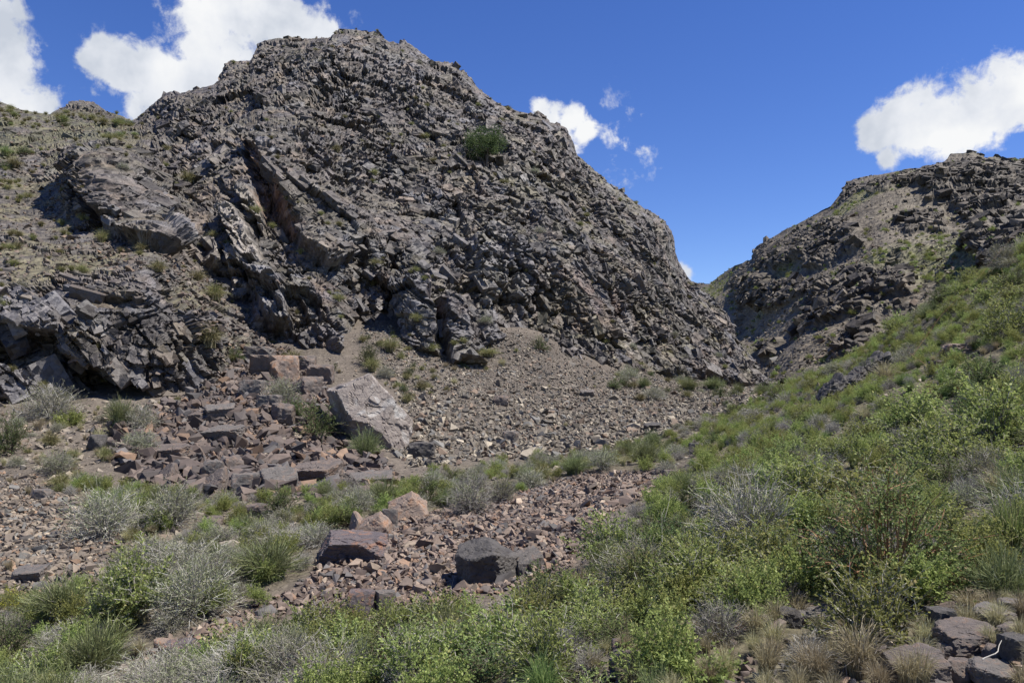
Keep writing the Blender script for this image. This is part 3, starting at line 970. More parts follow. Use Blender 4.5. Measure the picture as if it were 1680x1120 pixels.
SHORT = {'red': 'reddish scree stone', 'fan': 'grey brown fan stone', 'left': 'tan gravel bank stone', 'block': 'dark rockfall block'}
STONE_SETS = [  # weight zones, count, median size, spread, palette, tilt, how many stand as objects, name, label, group
    (zw(Z_RED), 17000, .069, .45, 'red', .55, 90, 'scree_stone', 'angular reddish brown stone in the scree heap on the gully floor', 'stones of the reddish scree heap'),
    (zw(Z_FAN), 31000, .118, .5, 'fan', .7, 60, 'fan_stone', 'grey brown stone on the wide scree fan below the cliff', 'stones of the wide scree fan'),
    (zw(Z_LEFT), 7500, .078, .45, 'left', .5, 50, 'gravel_stone', 'angular tan stone on the gravel bank at the left edge', 'stones of the left gravel bank'),
    (zw(Z_BLOCK), 10000, .18, .66, 'block', .6, 100, 'rockfall_block', 'dark angular block in the rockfall beside the large grey boulder', 'blocks of the dark rockfall'),
]
for wgt, n, med, spr, kd, tilt, nobj, nm, lab, grp in STONE_SETS:
    pos = scatter(wgt + .015 * (wgt > 0), n)
    size = np.minimum(med * np.exp(RNG.normal(0, spr, n)), med * 4.2)
    size *= np.clip(1.25 - 0.012 * pos[:, 1], .8, 1.2) if kd != 'fan' else 1
    if kd == 'fan':                                             # runnels of finer and coarser stones down the fan, the coarsest at its foot
        fx, fy_ = proj(pos)
        run = fbm(np.stack([fx / 34 + (fy_ - 560) * .012, fy_ / 300, 0 * fx], -1), 3, 888)
        size *= (.55 + .9 * run) * (.75 + .5 * smooth(580, 750, fy_))
    pos[:, 2] += size * RNG.uniform(-.02, .16, n)
    col = stone_palette(n, kd)
    if kd == 'fan':
        col = col * (.72 + .56 * run)[:, None]
    app = size / np.linalg.norm(pos, axis=1)
    spx, spy = proj(pos)
    app[(spx < 8) | (spx > 1672) | (spy > 1110)] = 0
    order = np.argsort(-app)
    big, rest = order[:nobj], order[nobj:]
    me = stone_mesh('scree', pos[rest], size[rest], col[rest], tilt, MAT_STONE)
    link({'red': 'scree', 'fan': 'fan_scree', 'left': 'bank_gravel', 'block': 'rockfall_rubble'}[kd], me, label=lab.replace('angular ', 'small ') .replace('stone', 'stones').replace('block in', 'rubble in'), cat='scree', kind='stuff')
    R = rotmats(len(big), tilt * .6)
    for q, k in enumerate(big):
        sz_ = 'large' if q < nobj // 4 else ('medium' if q < nobj * 2 // 3 else 'smaller')
        o = link(nm, OBJ_SHAPES[kd][int(RNG.integers(0, 13))], None, label=f'{sz_} {SHORT[kd]} {whereabouts(pos[k])}', cat='stone', group=grp)
        M4 = Matrix(R[q].tolist()).to_4x4()
        M4.translation = Vector(pos[k].tolist())
        o.matrix_world = M4 @ Matrix.Scale(float(size[k]), 4)
n = 420
pos = scatter(zw(Z_PILE) * .8 + zw(Z_STONY), n)
size = np.minimum(.045 * np.exp(RNG.normal(0, .5, n)), .11)
pos[:, 2] += size * .15
me = stone_mesh('corner_rubble', pos, size, stone_palette(n, 'block') * 1.1, .6, MAT_STONE)
link('corner_rubble', me, label='small angular rubble between the blocks at the lower right', cat='rubble', kind='stuff')
# pebbles on the bare soil, and debris lying on the ledges and chutes of the mountain
pw = np.clip(.12 + zw(Z_PALE) + .5 * zw(Z_UPL) + .35 * zw(Z_LVEG) + .15 * zw(Z_BAND) + .25 * zw(Z_BOT) - zw(Z_RED) - zw(Z_FAN), 0, 2) * (cpx > -150) * (cpx < 1850) * (cpy > 540) * (cY < 55)
n = 6000
pos = scatter(pw, n)
size = .055 * np.exp(RNG.normal(0, .5, n)) * np.clip(pos[:, 1] / 11, .75, 2.2)
pos[:, 2] += size * .05
me = stone_mesh('pebbles', pos, size, stone_palette(n, 'left') * .5 + stone_palette(n, 'pale') * .5, .5, MAT_STONE)
link('pebbles', me, label='scattered pale pebbles on bare gully soil', cat='pebbles', kind='stuff')

mV = M_V[:M_NR]
mpx, mpy = proj(mV)
mn = np.abs(grid_normals(mV)[..., 2])
mw = np.zeros(mV.shape[:2])
for k, pl in enumerate(SOFT):
    mw = np.maximum(mw, smooth(-6, 10, poly_sd(mpx, mpy, pl)) * (1.0 if k >= 2 else .5))
mw = np.maximum(mw, smooth(.75, .9, mn) * .12)
mw *= (mpy < np.interp(mpx, FOOT[:, 0], FOOT[:, 1]) + 25)
mw = (mw * np.sqrt(np.clip(mV[..., 1], 1, 99))).ravel()
n = 6500
idx = RNG.choice(mw.size, n, p=mw / mw.sum())
pos = mV.reshape(-1, 3)[idx] + RNG.normal(0, .05, (n, 3))
size = np.minimum(.18 * np.exp(RNG.normal(0, .5, n)), .5)
me = stone_mesh('ledge_debris', pos, size, stone_palette(n, 'block') * .6 + stone_palette(n, 'left') * .35, .5, MAT_STONE)
link('ledge_debris', me, label='loose rubble lying on ledges and chutes of the cliff', cat='rubble', kind='stuff')

# ------------------------------------------------------------------ angular blocks and slabs standing out of the rock faces
def slab_shape(seed):
    r = random.Random(seed)
    bm = bmesh.new()
    hx, hy, hz = r.uniform(.5, .85), r.uniform(.26, .44), r.uniform(.16, .36)
    for sx in (-1, 1):
        for sy in (-1, 1):
            for sz in (-1, 1):
                bm.verts.new((sx * hx * r.uniform(.7, 1), sy * hy * r.uniform(.7, 1), sz * hz * r.uniform(.75, 1)))
    for _ in range(4):
        bm.verts.new((r.uniform(-1, 1) * hx, r.choice((-1, 1)) * hy * r.uniform(.8, 1.05), r.uniform(-1, 1) * hz))
    bmesh.ops.convex_hull(bm, input=bm.verts)
    for v in [v for v in bm.verts if not v.link_faces]:
        bm.verts.remove(v)
    bmesh.ops.triangulate(bm, faces=bm.faces)
    bm.verts.index_update()
    vv = np.array([v.co[:] for v in bm.verts], np.float32)
    ff = np.array([[v.index for v in f.verts] for f in bm.faces], np.int32)
    bm.free()
    return vv, ff


SLABS = [slab_shape(500 + k) for k in range(24)]


def crag_blocks(GV, GN, GC_, weight, n, med, spr, cap, jit, sink, nbig, parent, mat, grow=None, single='rock_slab', mass='crag_blocks'):
    w = weight.ravel()
    idx = RNG.choice(w.size, n, p=w / w.sum())
    pos, nor, col = GV.reshape(-1, 3)[idx], GN.reshape(-1, 3)[idx], GC_.reshape(-1, 3)[idx]
    size = np.minimum(med * np.exp(RNG.normal(0, spr, n)), cap)
    if grow is not None:
        size = size * grow.ravel()[idx]
    if not np.isscalar(jit):
        jit = jit.ravel()[idx][:, None]
    nn = nor + RNG.normal(0, 1, (n, 3)) * jit
    nn /= np.linalg.norm(nn, axis=1, keepdims=True)
    xx = e_d + RNG.normal(0, 1, (n, 3)) * jit * 1.6
    xx = xx - nn * (xx * nn).sum(1, keepdims=True)
    xx /= np.linalg.norm(xx, axis=1, keepdims=True)
    R = np.stack([xx, np.cross(nn, xx), nn], -1)
    pos = pos - nn * (size * sink)[:, None]
    col = col * (.70 + .42 * RNG.random((n, 1)))
    sh = RNG.integers(0, len(SLABS), n)
    order = np.argsort(-size / pos[:, 1])
    big = set(order[:nbig].tolist())
    keep = np.array([k not in big for k in range(n)])
    vs, fs_, cs, off = [], [], [], 0
    for k, (vv, ff) in enumerate(SLABS):
        m = np.nonzero((sh == k) & keep)[0]
        if not len(m):
            continue
        W = np.einsum('nij,vj->nvi', R[m], vv) * size[m][:, None, None] + pos[m][:, None, :]
        vs.append(W.reshape(-1, 3))
        fs_.append((ff[None] + (np.arange(len(m)) * len(vv))[:, None, None] + off).reshape(-1, 3))
        cs.append(np.repeat(col[m], len(vv), 0))
        off += len(m) * len(vv)
    link(mass, mesh_from(mass, np.concatenate(vs), np.concatenate(fs_), col=np.concatenate(cs)), mat, parent, kind='stuff')
    for k in order[:nbig]:
        vv, ff = SLABS[sh[k]]
        o = link(single, mesh_from(single, vv, ff, col=np.repeat(col[k][None], len(vv), 0)), mat, parent)
        M4 = Matrix(R[k].tolist()).to_4x4()
        M4.translation = Vector(pos[k].tolist())
        o.matrix_world = M4 @ Matrix.Scale(float(size[k]), 4)


mV = M_V[:M_NR]
mpx, mpy = proj(mV)
bw_ = mV[..., 1] ** 1.4 * (1 - .75 * M_SOFT[:M_NR]) * (mpy < np.interp(mpx, FOOT[:, 0], FOOT[:, 1]) - 2) * (mpx > -140)
bw_ = bw_ * (.05 + smooth(.45, .60, fbm(mV * .26, 3, 909)) + .5 * smooth(600, 850, mpx)) * (1 - .95 * M_F[:M_NR, :, 1]) * (1 - .85 * M_F[:M_NR, :, 5]) * (1 - M_F[:M_NR, :, 3])
grow = 1.3 - .55 * smooth(560, 860, mpx) - .25 * (1 - smooth(120, 260, mpy))
grow = grow * np.clip(mV[..., 1] / 50, .5, 1.3)
crag_blocks(mV, M_N[:M_NR], M_C[:M_NR], bw_ * (.55 + .45 * smooth(560, 800, mpx)), 9500, .38, .55, 1.6, .12 + .2 * smooth(620, 850, mpx) + .14 * (1 - smooth(150, 300, mpy)), .28, 200, mountain, MAT_CLIFF, grow)
fV = F_V[:F_NR]
fpx, fpy = proj(fV)
crag_blocks(fV, F_N[:F_NR], F_C[:F_NR], fV[..., 1] ** 1.4 * F_O[:F_NR] ** 3 * (fpx < 1760), 3600, .85, .5, 3.0, .22, .2, 60, far_mountain, MAT_FAR)

# ------------------------------------------------------------------ boulders
_ico = {}


def ico(level):
    if level not in _ico:
        bm = bmesh.new()
        bmesh.ops.create_icosphere(bm, subdivisions=level, radius=1)
        bm.verts.index_update()
        vv = np.array([v.co[:] for v in bm.verts])
        ff = np.array([[v.index for v in f.verts] for f in bm.faces], np.int32)
        bm.free()
        _ico[level] = (vv, ff)
    return _ico[level]


def rock_shape(seed, planes=None, level=5, rnd=9, rough=.05):
    """a block bounded by planes (nx, ny, nz, d) in a box of -1..1, chipped and grained"""
    st = np.random.default_rng(seed)
    d, f = ico(level)
    pl = [(n[0], n[1], n[2], n[3]) for n in (planes or [])]
    for _ in range(rnd):
        n = st.normal(size=3)
        n /= np.linalg.norm(n)
        pl.append((*n, st.uniform(.72, 1.0) * (np.abs(n).sum() ** .55)))
    for a in range(3):
        for s_ in (-1, 1):
            n = [0, 0, 0]
            n[a] = s_
            pl.append((*n, 1.0))
    r = np.full(len(d), 9.0)
    for p in pl:
        n = np.array(p[:3], float)
        n /= np.linalg.norm(n)
        c = d @ n
        r = np.where(c > 1e-3, np.minimum(r, p[3] / np.maximum(c, 1e-3)), r)
    v = d * r[:, None]
    sd = int(seed)
    q = v + sd * 3.7
    h, o, e = voro(q * 2.4, sd)
    g = np.stack([r01(h, 5) - .5, r01(h, 6) - .5, r01(h, 7) - .5], -1)
    k = (r01(h, 4) - .5) * .6 + (g * o).sum(-1)
    k2, _, e2 = facets(q * np.array([5, 5, 8.]), sd + 1, 1.2)
    v = v + d * (rough * k * 1.1 + rough * .3 * k2 + rough * .35 * (fbm(q * 7, 3, sd + 2) - .5) - rough * .35 * (e < .03))[:, None]
    return v, f


def mat_boulder(name, a, b, c=None, rough=.6, spec=.45, scale=2.0, bump=.5):
    m = bpy.data.materials.new(name)
    m.use_nodes = True
    t = NT(m.node_tree)
    bs = t.n['Principled BSDF']
    pos = t.new('ShaderNodeTexCoord').outputs['Object']
    n1 = t.noise(pos, scale, 5, .6, .4)
    n2 = t.noise(pos, scale * 9, 4, .65)
    col = t.ramp(n1, [(.36, a), (.62, b)])
    if c is not None:
        n3 = t.noise(pos, scale * .8 + .37, 4, .6, 1.0)
        col = t.mix(t.ramp(n3, [(.52, (0, 0, 0)), (.66, (1, 1, 1))]), col, (*c, 1))
    col = t.mix(1.0, col, t.math('MULTIPLY_ADD', n2, .8, .6), 'MULTIPLY')
    t.put(bs.inputs['Base Color'], col)
    t.put(bs.inputs['Roughness'], t.math('MULTIPLY_ADD', n2, .3, rough - .15))
    bs.inputs['Specular IOR Level'].default_value = spec
    bp = t.new('ShaderNodeBump')
    bp.inputs['Strength'].default_value = bump
    bp.inputs['Distance'].default_value = .06
    t.put(bp.inputs['Height'], t.math('ADD', n2, t.noise(pos, scale * 26, 3, .6)))
    t.l.new(bp.outputs[0], bs.inputs['Normal'])
    return m


MB_GREY = mat_boulder('grey_pink_boulder_stone', (.168, .138, .118), (.22, .186, .158), (.34, .32, .29))
MB_DARK = mat_boulder('dark_varnished_stone', (.052, .046, .041), (.09, .08, .07), None, .6)
MB_RUST = mat_boulder('rust_edged_dark_stone', (.088, .073, .074), (.125, .10, .095), (.24, .125, .075), .5)
MB_TAN = mat_boulder('tan_orange_stone', (.20, .155, .125), (.28, .20, .145), (.30, .17, .10))
MB_SLATE = mat_boulder('slate_grey_stone', (.10, .09, .08), (.15, .132, .115), (.17, .12, .09))
MB_BROWN = mat_boulder('brown_grey_stone', (.095, .078, .067), (.15, .12, .10), (.18, .122, .085))

DOWN = (0, 0, -1, .55)
SLAB = [(-.1, -.25, 1, .5), (.15, -.9, -.35, .75), (-.9, -.1, -.2, .85)]
PYR = [(-.55, -.45, .6, .35), (.95, -.1, .15, .45), (.1, -.9, .2, .7)]
BOULD = [  # px, py of the base centre, width, height (photo pixels), depth ratio, material, seed, planes, random planes, yaw, label
    (596, 728, 142, 128, .75, MB_GREY, 3, [(.30, -.78, .52, .42), (-.80, -.35, -.30, .52), (-.35, -.15, .95, .80), (.72, -.55, .20, .62), (-.2, -.8, -.5, .62), (.75, .1, .7, .70)], 3, 0, 'largest boulder, grey pink with a smooth pale face, at the foot of the scree fan'),
    (574, 926, 112, 56, .8, MB_RUST, 5, [(0, -.20, 1, .55), (-.15, -1, -.30, .62), (.6, -.5, .4, .80), (-.85, -.1, .3, .8)], 3, 8, 'dark flat topped boulder with rust orange upper edge beside the reddish scree'),
    (796, 960, 102, 78, .9, MB_DARK, 8, [(-.30, -.25, .95, .62), (.10, -1, -.12, .72), (-.8, -.55, -.05, .78), (.5, -.05, .9, .72), (.85, -.5, .1, .8)], 8, -6, 'blackish blocky boulder with shadowed front in the middle of the scree'),
    (668, 852, 64, 50, .6, MB_TAN, 11, [(-.62, -.3, .8, .48), (.75, -.3, .65, .62), (.0, -.95, .35, .60)], 2, 12, 'tan orange wedge shaped boulder standing on the scree crest'),
    (612, 880, 50, 42, .7, MB_TAN, 12, [(-.5, -.3, .85, .55), (.1, -.95, .3, .60), (.8, -.2, .6, .8)], 3, -10, 'tan rounded boulder beside the larger orange wedge'),
    (586, 876, 26, 38, .7, MB_TAN, 14, [(.6, -.3, .7, .5), (-.8, -.3, .4, .6)], 3, 25, 'narrow pale tan boulder at the end of the orange row'),
    (638, 866, 26, 32, .6, MB_SLATE, 15, [(0, -1, .1, .6)], 5, 0, 'small grey slab between the two tan boulders'),
    (514, 798, 70, 48, .9, MB_BROWN, 16, [(.02, -.28, 1, .5), (.1, -1, -.45, .55), (.9, -.3, -.1, .8)], 3, -8, 'overhanging brown slab with pale top and black underside in the rockfall'),
    (606, 802, 70, 32, .8, MB_SLATE, 17, SLAB, 3, 10, 'low flat grey slab at the end of the rockfall near the orange boulders'),
    (272, 798, 44, 40, .8, MB_BROWN, 18, PYR, 3, 0, 'pointed rock with black right side at the front of the rockfall'),
    (352, 812, 56, 46, .9, MB_BROWN, 19, PYR, 3, 12, 'larger pointed rock with black right side beside a grey cushion shrub'),
    (402, 808, 48, 32, .8, MB_SLATE, 21, None, 7, 20, 'smooth grey block at the foot of the rockfall'),
    (454, 806, 50, 40, .9, MB_SLATE, 22, [(-.3, -.5, .8, .55)], 6, 40, 'bluish grey block left of the overhanging slab'),
    (364, 728, 66, 36, .9, MB_SLATE, 23, SLAB, 3, -12, 'broad flat grey slab lying across the top of the rockfall'),
    (356, 690, 48, 32, .8, MB_SLATE, 24, SLAB, 3, 18, 'tilted grey slab at the upper edge of the rockfall'),
    (322, 692, 30, 22, .8, MB_BROWN, 25, SLAB, 4, -20, 'small dark slab beside the tilted grey slab'),
    (276, 756, 58, 32, .8, MB_BROWN, 26, SLAB, 4, 0, 'long low brown block beside a dark cushion shrub'),
    (346, 784, 36, 30, .8, MB_SLATE, 27, None, 7, 10, 'squarish grey block behind the pointed rocks'),
    (376, 778, 34, 32, .8, MB_BROWN, 28, None, 7, 50, 'tilted brown block touching the squarish grey block'),
    (462, 694, 36, 32, .8, MB_BROWN, 29, None, 7, 0, 'light brown block beside the green bush above the rockfall'),
    (424, 592, 46, 24, .8, MB_SLATE, 30, None, 6, 0, 'pale grey block at the top of the debris chute'),
    (432, 618, 46, 36, .8, MB_BROWN, 31, [(0, -1, -.3, .6)], 5, 10, 'square brown block with shadowed front in the debris chute'),
    (464, 626, 48, 44, .8, MB_TAN, 32, None, 7, 30, 'orange stained block in the debris chute'),
    (500, 606, 32, 24, .8, MB_BROWN, 33, None, 7, 0, 'small brown block below the cliff slabs'),
    (524, 632, 40, 36, .8, MB_BROWN, 34, [(0, -1, -.3, .6)], 5, 0, 'dark block leaning behind the largest boulder'),
    (410, 652, 40, 30, .8, MB_SLATE, 35, None, 7, 0, 'grey block below the debris chute'),
    (505, 650, 38, 34, .8, MB_BROWN, 36, None, 7, 40, 'brown block just left of the largest boulder'),
    (440, 672, 36, 26, .8, MB_SLATE, 37, None, 7, 0, 'grey block above the green bush in the rockfall'),
    (868, 940, 46, 46, .7, MB_SLATE, 38, [(-.3, -.3, .9, .5)], 5, 25, 'slate slab leaning behind the blackish boulder'),
    (690, 752, 44, 28, .8, MB_DARK, 39, None, 7, 0, 'dark broken rock at the right foot of the largest boulder'),
    (838, 726, 26, 18, .8, MB_SLATE, 41, None, 7, 0, 'bluish stone on the lower scree fan'),
    (822, 664, 24, 16, .8, MB_BROWN, 42, None, 7, 0, 'reddish stone midway down the scree fan'),
    (1070, 706, 28, 16, .8, MB_DARK, 43, SLAB, 4, 0, 'dark flat stone at the toe of the scree fan'),
    (906, 682, 20, 12, .8, MB_DARK, 44, SLAB, 4, 0, 'small dark stone on the right half of the scree fan'),
    (963, 650, 24, 14, .8, MB_SLATE, 45, SLAB, 4, 0, 'grey stone high on the scree fan'),
    (1143, 742, 22, 16, .8, MB_DARK, 46, None, 7, 0, 'little dark rock among grey shrubs at the gully edge'),
    (1102, 786, 26, 16, .8, MB_BROWN, 47, None, 7, 0, 'brown rock at the tip of the reddish scree'),
    (592, 1008, 42, 40, .8, MB_RUST, 48, None, 7, 0, 'rust tinted rock at the lower edge of the reddish scree'),
    (632, 1002, 34, 30, .8, MB_SLATE, 49, None, 7, 30, 'grey split rock next to the rust tinted rock'),
    (66, 818, 26, 16, .8, MB_SLATE, 50, None, 7, 0, 'greenish grey stone on the gravel bank'),
    (40, 955, 50, 28, .8, MB_SLATE, 51, SLAB, 4, 0, 'pale greenish slab at the lower gravel bank'),
    (156, 738, 30, 26, .8, MB_DARK, 52, None, 7, 0, 'dark stone among dry grass above the gravel bank'),
    (420, 848, 34, 20, .8, MB_BROWN, 53, None, 7, 0, 'low tan grey stone on the pale soil'),
    (348, 862, 28, 16, .8, MB_BROWN, 54, None, 7, 0, 'rounded stone half sunk in pale soil'),
    (322, 862, 12, 16, .8, MB_TAN, 55, PYR, 3, 0, 'tiny bright pointed stone on the pale soil'),
    (1572, 586, 40, 24, .8, MB_TAN, 56, None, 7, 0, 'tan rock on the green hillside'),
    (1548, 606, 34, 16, .8, MB_BROWN, 57, None, 7, 0, 'dark brown rock below the tan hillside rock'),
    # loose blocks at the lower right corner
    (1512, 1122, 92, 58, .8, MB_BROWN, 60, [(-.2, -.4, .9, .55)], 8, 0, 'rounded brown block at the bottom edge beside straw coloured grass'),
    (1596, 1066, 84, 40, .8, MB_BROWN, 61, [(-.2, -.3, .9, .55)], 9, 10, 'flat brown block with grey patches in the corner pile'),
    (1634, 1030, 60, 34, .8, MB_SLATE, 62, None, 9, 30, 'light grey block at the top of the corner pile'),
    (1552, 1046, 46, 48, .8, MB_DARK, 63, None, 9, 0, 'black block in shadow at the left of the corner pile'),
    (1578, 1122, 50, 36, .8, MB_BROWN, 64, None, 9, 50, 'reddish block low in the corner pile'),
    (1640, 1122, 70, 34, .8, MB_SLATE, 65, [(.2, -.3, .9, .5)], 8, 0, 'wide grey slab at the bottom of the corner pile'),
    (1676, 1084, 48, 40, .8, MB_DARK, 66, None, 9, 20, 'dark block at the right border of the corner pile'),
    (1666, 1012, 44, 28, .8, MB_SLATE, 67, None, 9, 0, 'grey block at the right border above the corner pile'),
    (1560, 1082, 34, 22, .8, MB_BROWN, 80, None, 9, 0, 'small brown block between the two flat corner blocks'),
    (1640, 1086, 40, 24, .8, MB_BROWN, 81, None, 9, 40, 'tilted brown block in the middle of the corner pile'),
    (1602, 1030, 34, 22, .8, MB_BROWN, 82, None, 9, 0, 'small block touching the light grey block of the corner pile'),
    (1620, 1104, 30, 20, .8, MB_SLATE, 83, None, 9, 70, 'small grey wedge low in the corner pile'),
    (1662, 1050, 36, 24, .8, MB_BROWN, 84, None, 9, 15, 'brown chunk near the right border of the corner pile'),
    (1530, 1066, 28, 18, .8, MB_SLATE, 85, None, 9, 0, 'small grey chunk below the black corner block'),
    (1480, 1096, 36, 22, .8, MB_SLATE, 86, None, 9, 0, 'grey chunk beside the straw coloured grass'),
    (1246, 1032, 66, 30, .8, MB_SLATE, 68, SLAB, 4, 0, 'flat grey slab half hidden by thin dry grass'),
    (1296, 1030, 34, 34, .8, MB_DARK, 69, None, 6, 0, 'dark stone beside the flat grey slab'),
    (1042, 1110, 62, 36, .8, MB_BROWN, 70, None, 6, 0, 'brown block at the bottom edge below the green thicket'),
    (1046, 1088, 30, 14, .8, MB_TAN, 71, SLAB, 4, 0, 'small orange flat stone above the bottom brown block'),
    (1086, 1090, 34, 20, .8, MB_SLATE, 72, SLAB, 4, 0, 'small grey slab right of the orange flat stone'),
    (1018, 1070, 26, 20, .8, MB_RUST, 73, None, 6, 0, 'rust brown stone under the green shrubs'),
    (1016, 1106, 30, 20, .8, MB_SLATE, 74, None, 6, 0, 'grey stone beside the bottom brown block'),
    (1344, 1022, 90, 24, .7, MB_SLATE, 75, SLAB, 4, -14, 'long low grey slab under the red stemmed shrub'),
    (290, 1080, 44, 26, .8, MB_RUST, 76, None, 6, 0, 'rusty stone between grey shrubs at the bottom'),
    (262, 1068, 24, 18, .8, MB_TAN, 77, None, 6, 0, 'small orange stone between grey shrubs at the bottom'),
]
taken = []                                                       # x, y, radius of what already stands there
for (bx, by, bw, bh_, dr, mt, sd, pls, rn, yaw, lab) in BOULD:
    g = ground_hit(bx, by)
    sc = g[1] / F
    taken.append((g[0], g[1] - .1 * bw * sc, bw * sc * .5))
    if bw > 44:                                                 # open ground in front of the larger ones
        taken.append((g[0] * .93, g[1] * .93, bw * sc * .5))
        taken.append((g[0] * .87, g[1] * .87, bw * sc * .4))
    lev = 6 if bw > 105 else (5 if bw > 56 else (4 if bw > 28 else 3))
    v, f = rock_shape(sd, pls, lev, rn, .085)
    me = mesh_from('boulder', v, f)
    o = link('boulder', me, mt, label=lab, cat='boulder' if bw > 40 else 'rock')
    hw, hh = bw * sc * .5, bh_ * sc * .5
    o.scale = (hw, hw * dr, hh * 1.12)
    o.rotation_euler = (0, 0, math.radians(yaw))
    o.location = (g[0], g[1] + hw * dr * .45, g[2] + hh * .72)

# dark ribbed outcrop on the green hillside: leaning beds
oc_root = bpy.data.objects.new('rock_outcrop', None)
COL.objects.link(oc_root)
tag(oc_root, 'dark ribbed rock outcrop breaking through the green hillside', 'outcrop')
g0 = ground_hit(1400, 648)
taken += [(g0[0] + k, g0[1] - j, .7) for k in (-.7, 0, .7) for j in (0, 1.2, 2.4)]
oc_root.location = g0.tolist()
for k in range(15):
    u_ = k / 14.0
    bx, by = 1360 + 98 * u_ + random.uniform(-5, 5), 664 - 62 * u_ ** .9 + random.uniform(-4, 5)
    bw, bh_ = random.uniform(24, 42), random.uniform(20, 34)
    g = P(bx, by, g0[1] + (bx - 1400) * .012 - .15 * (k % 3))
    sc = g[1] / F
    v, f = rock_shape(300 + k, [(-.35, -.1, .9, .5), (.1, -1, .1, .6)], 4, 7, .16)
    me = mesh_from('bed', v, f)
    o = link('bed', me, MB_DARK, oc_root)
    o.scale = (bw * sc * .62, bw * sc * .7, bh_ * sc * .5)
    o.rotation_euler = (random.uniform(-.15, .2), -math.radians(random.uniform(16, 44)), random.uniform(-.4, .5))
    o.location = (g - g0 + np.array([0, .35, bh_ * sc * .30])).tolist()
#@@PLANTS@@
# ------------------------------------------------------------------ plants
def mat_plant(name, stops, trans=.3, rough=.6, var=.25, spec=.25):
    """colour ramp over the strand/leaf attribute tone, shifted from plant to plant"""
    m = bpy.data.materials.new(name)
    m.use_nodes = True
    t = NT(m.node_tree)
    b = t.n['Principled BSDF']
    tone = t.new('ShaderNodeAttribute', attribute_name='tone').outputs['Fac']
    col = t.ramp(tone, stops)
    rnd = t.new('ShaderNodeObjectInfo').outputs['Random']
    hs = t.new('ShaderNodeHueSaturation')
    t.put(hs.inputs['Color'], col)
    t.put(hs.inputs['Hue'], t.math('MULTIPLY_ADD', rnd, .05, .475))
    t.put(hs.inputs['Value'], t.math('MULTIPLY_ADD', rnd, 2 * var, 1 - var))
    t.put(b.inputs['Base Color'], hs.outputs[0])
    b.inputs['Roughness'].default_value = rough
    b.inputs['Specular IOR Level'].default_value = spec
    if trans > 0:
        tr = t.new('ShaderNodeBsdfTranslucent')
        t.put(tr.inputs['Color'], hs.outputs[0])
        mx = t.new('ShaderNodeMixShader')
        mx.inputs[0].default_value = trans
        t.l.new(b.outputs[0], mx.inputs[1])
        t.l.new(tr.outputs[0], mx.inputs[2])
        t.l.new(mx.outputs[0], t.n['Material Output'].inputs['Surface'])
    return m


ML = {
    'leaf': mat_plant('fresh_green_leaf', [(0, (.12, .14, .045)), (.4, (.23, .27, .082)), (.85, (.37, .40, .13)), (1, (.48, .44, .18))], .45),
    'darkleaf': mat_plant('deep_green_leaf', [(0, (.065, .09, .032)), (.6, (.125, .165, .058)), (1, (.20, .235, .09))], .35),
    'treeleaf': mat_plant('tree_leaf', [(0, (.045, .065, .025)), (.6, (.095, .125, .045)), (1, (.15, .185, .065))], .35),
    'redleaf': mat_plant('small_green_leaf', [(0, (.085, .105, .04)), (.5, (.16, .20, .068)), (1, (.28, .31, .11))], .4),
    'greyleaf': mat_plant('grey_green_leaf', [(0, (.17, .18, .095)), (.6, (.27, .285, .155)), (1, (.38, .39, .24))], .35),
    'broom': mat_plant('green_broom_stem', [(0, (.11, .13, .055)), (.6, (.185, .21, .088)), (1, (.29, .30, .15))], .3),
    'grass': mat_plant('grass_blade', [(0, (.10, .14, .045)), (.6, (.17, .225, .07)), (1, (.28, .31, .12))], .4),
    'olive': mat_plant('olive_grass_blade', [(0, (.13, .13, .048)), (.6, (.19, .19, .075)), (1, (.30, .26, .12))], .3),
    'straw': mat_plant('straw_blade', [(0, (.25, .215, .115)), (.6, (.38, .335, .19)), (1, (.52, .47, .31))], .3),
    'twig': mat_plant('grey_dead_twig', [(0, (.15, .13, .11)), (.6, (.26, .24, .21)), (1, (.42, .40, .36))], 0, .8),
    'brown': mat_plant('brown_twig', [(0, (.07, .05, .04)), (1, (.15, .11, .08))], 0, .8),
    'redstem': mat_plant('red_brown_stem', [(0, (.15, .055, .035)), (.6, (.24, .10, .06)), (1, (.30, .20, .14))], 0, .6),
    'yellow': mat_plant('yellow_flower', [(0, (.30, .27, .04)), (1, (.50, .42, .05))], .3),
    'bark': mat_plant('grey_bark', [(0, (.07, .06, .05)), (1, (.14, .12, .10))], 0, .9),
    'white': mat_plant('bleached_wood', [(0, (.25, .23, .20)), (1, (.38, .35, .31))], 0, .7),
}


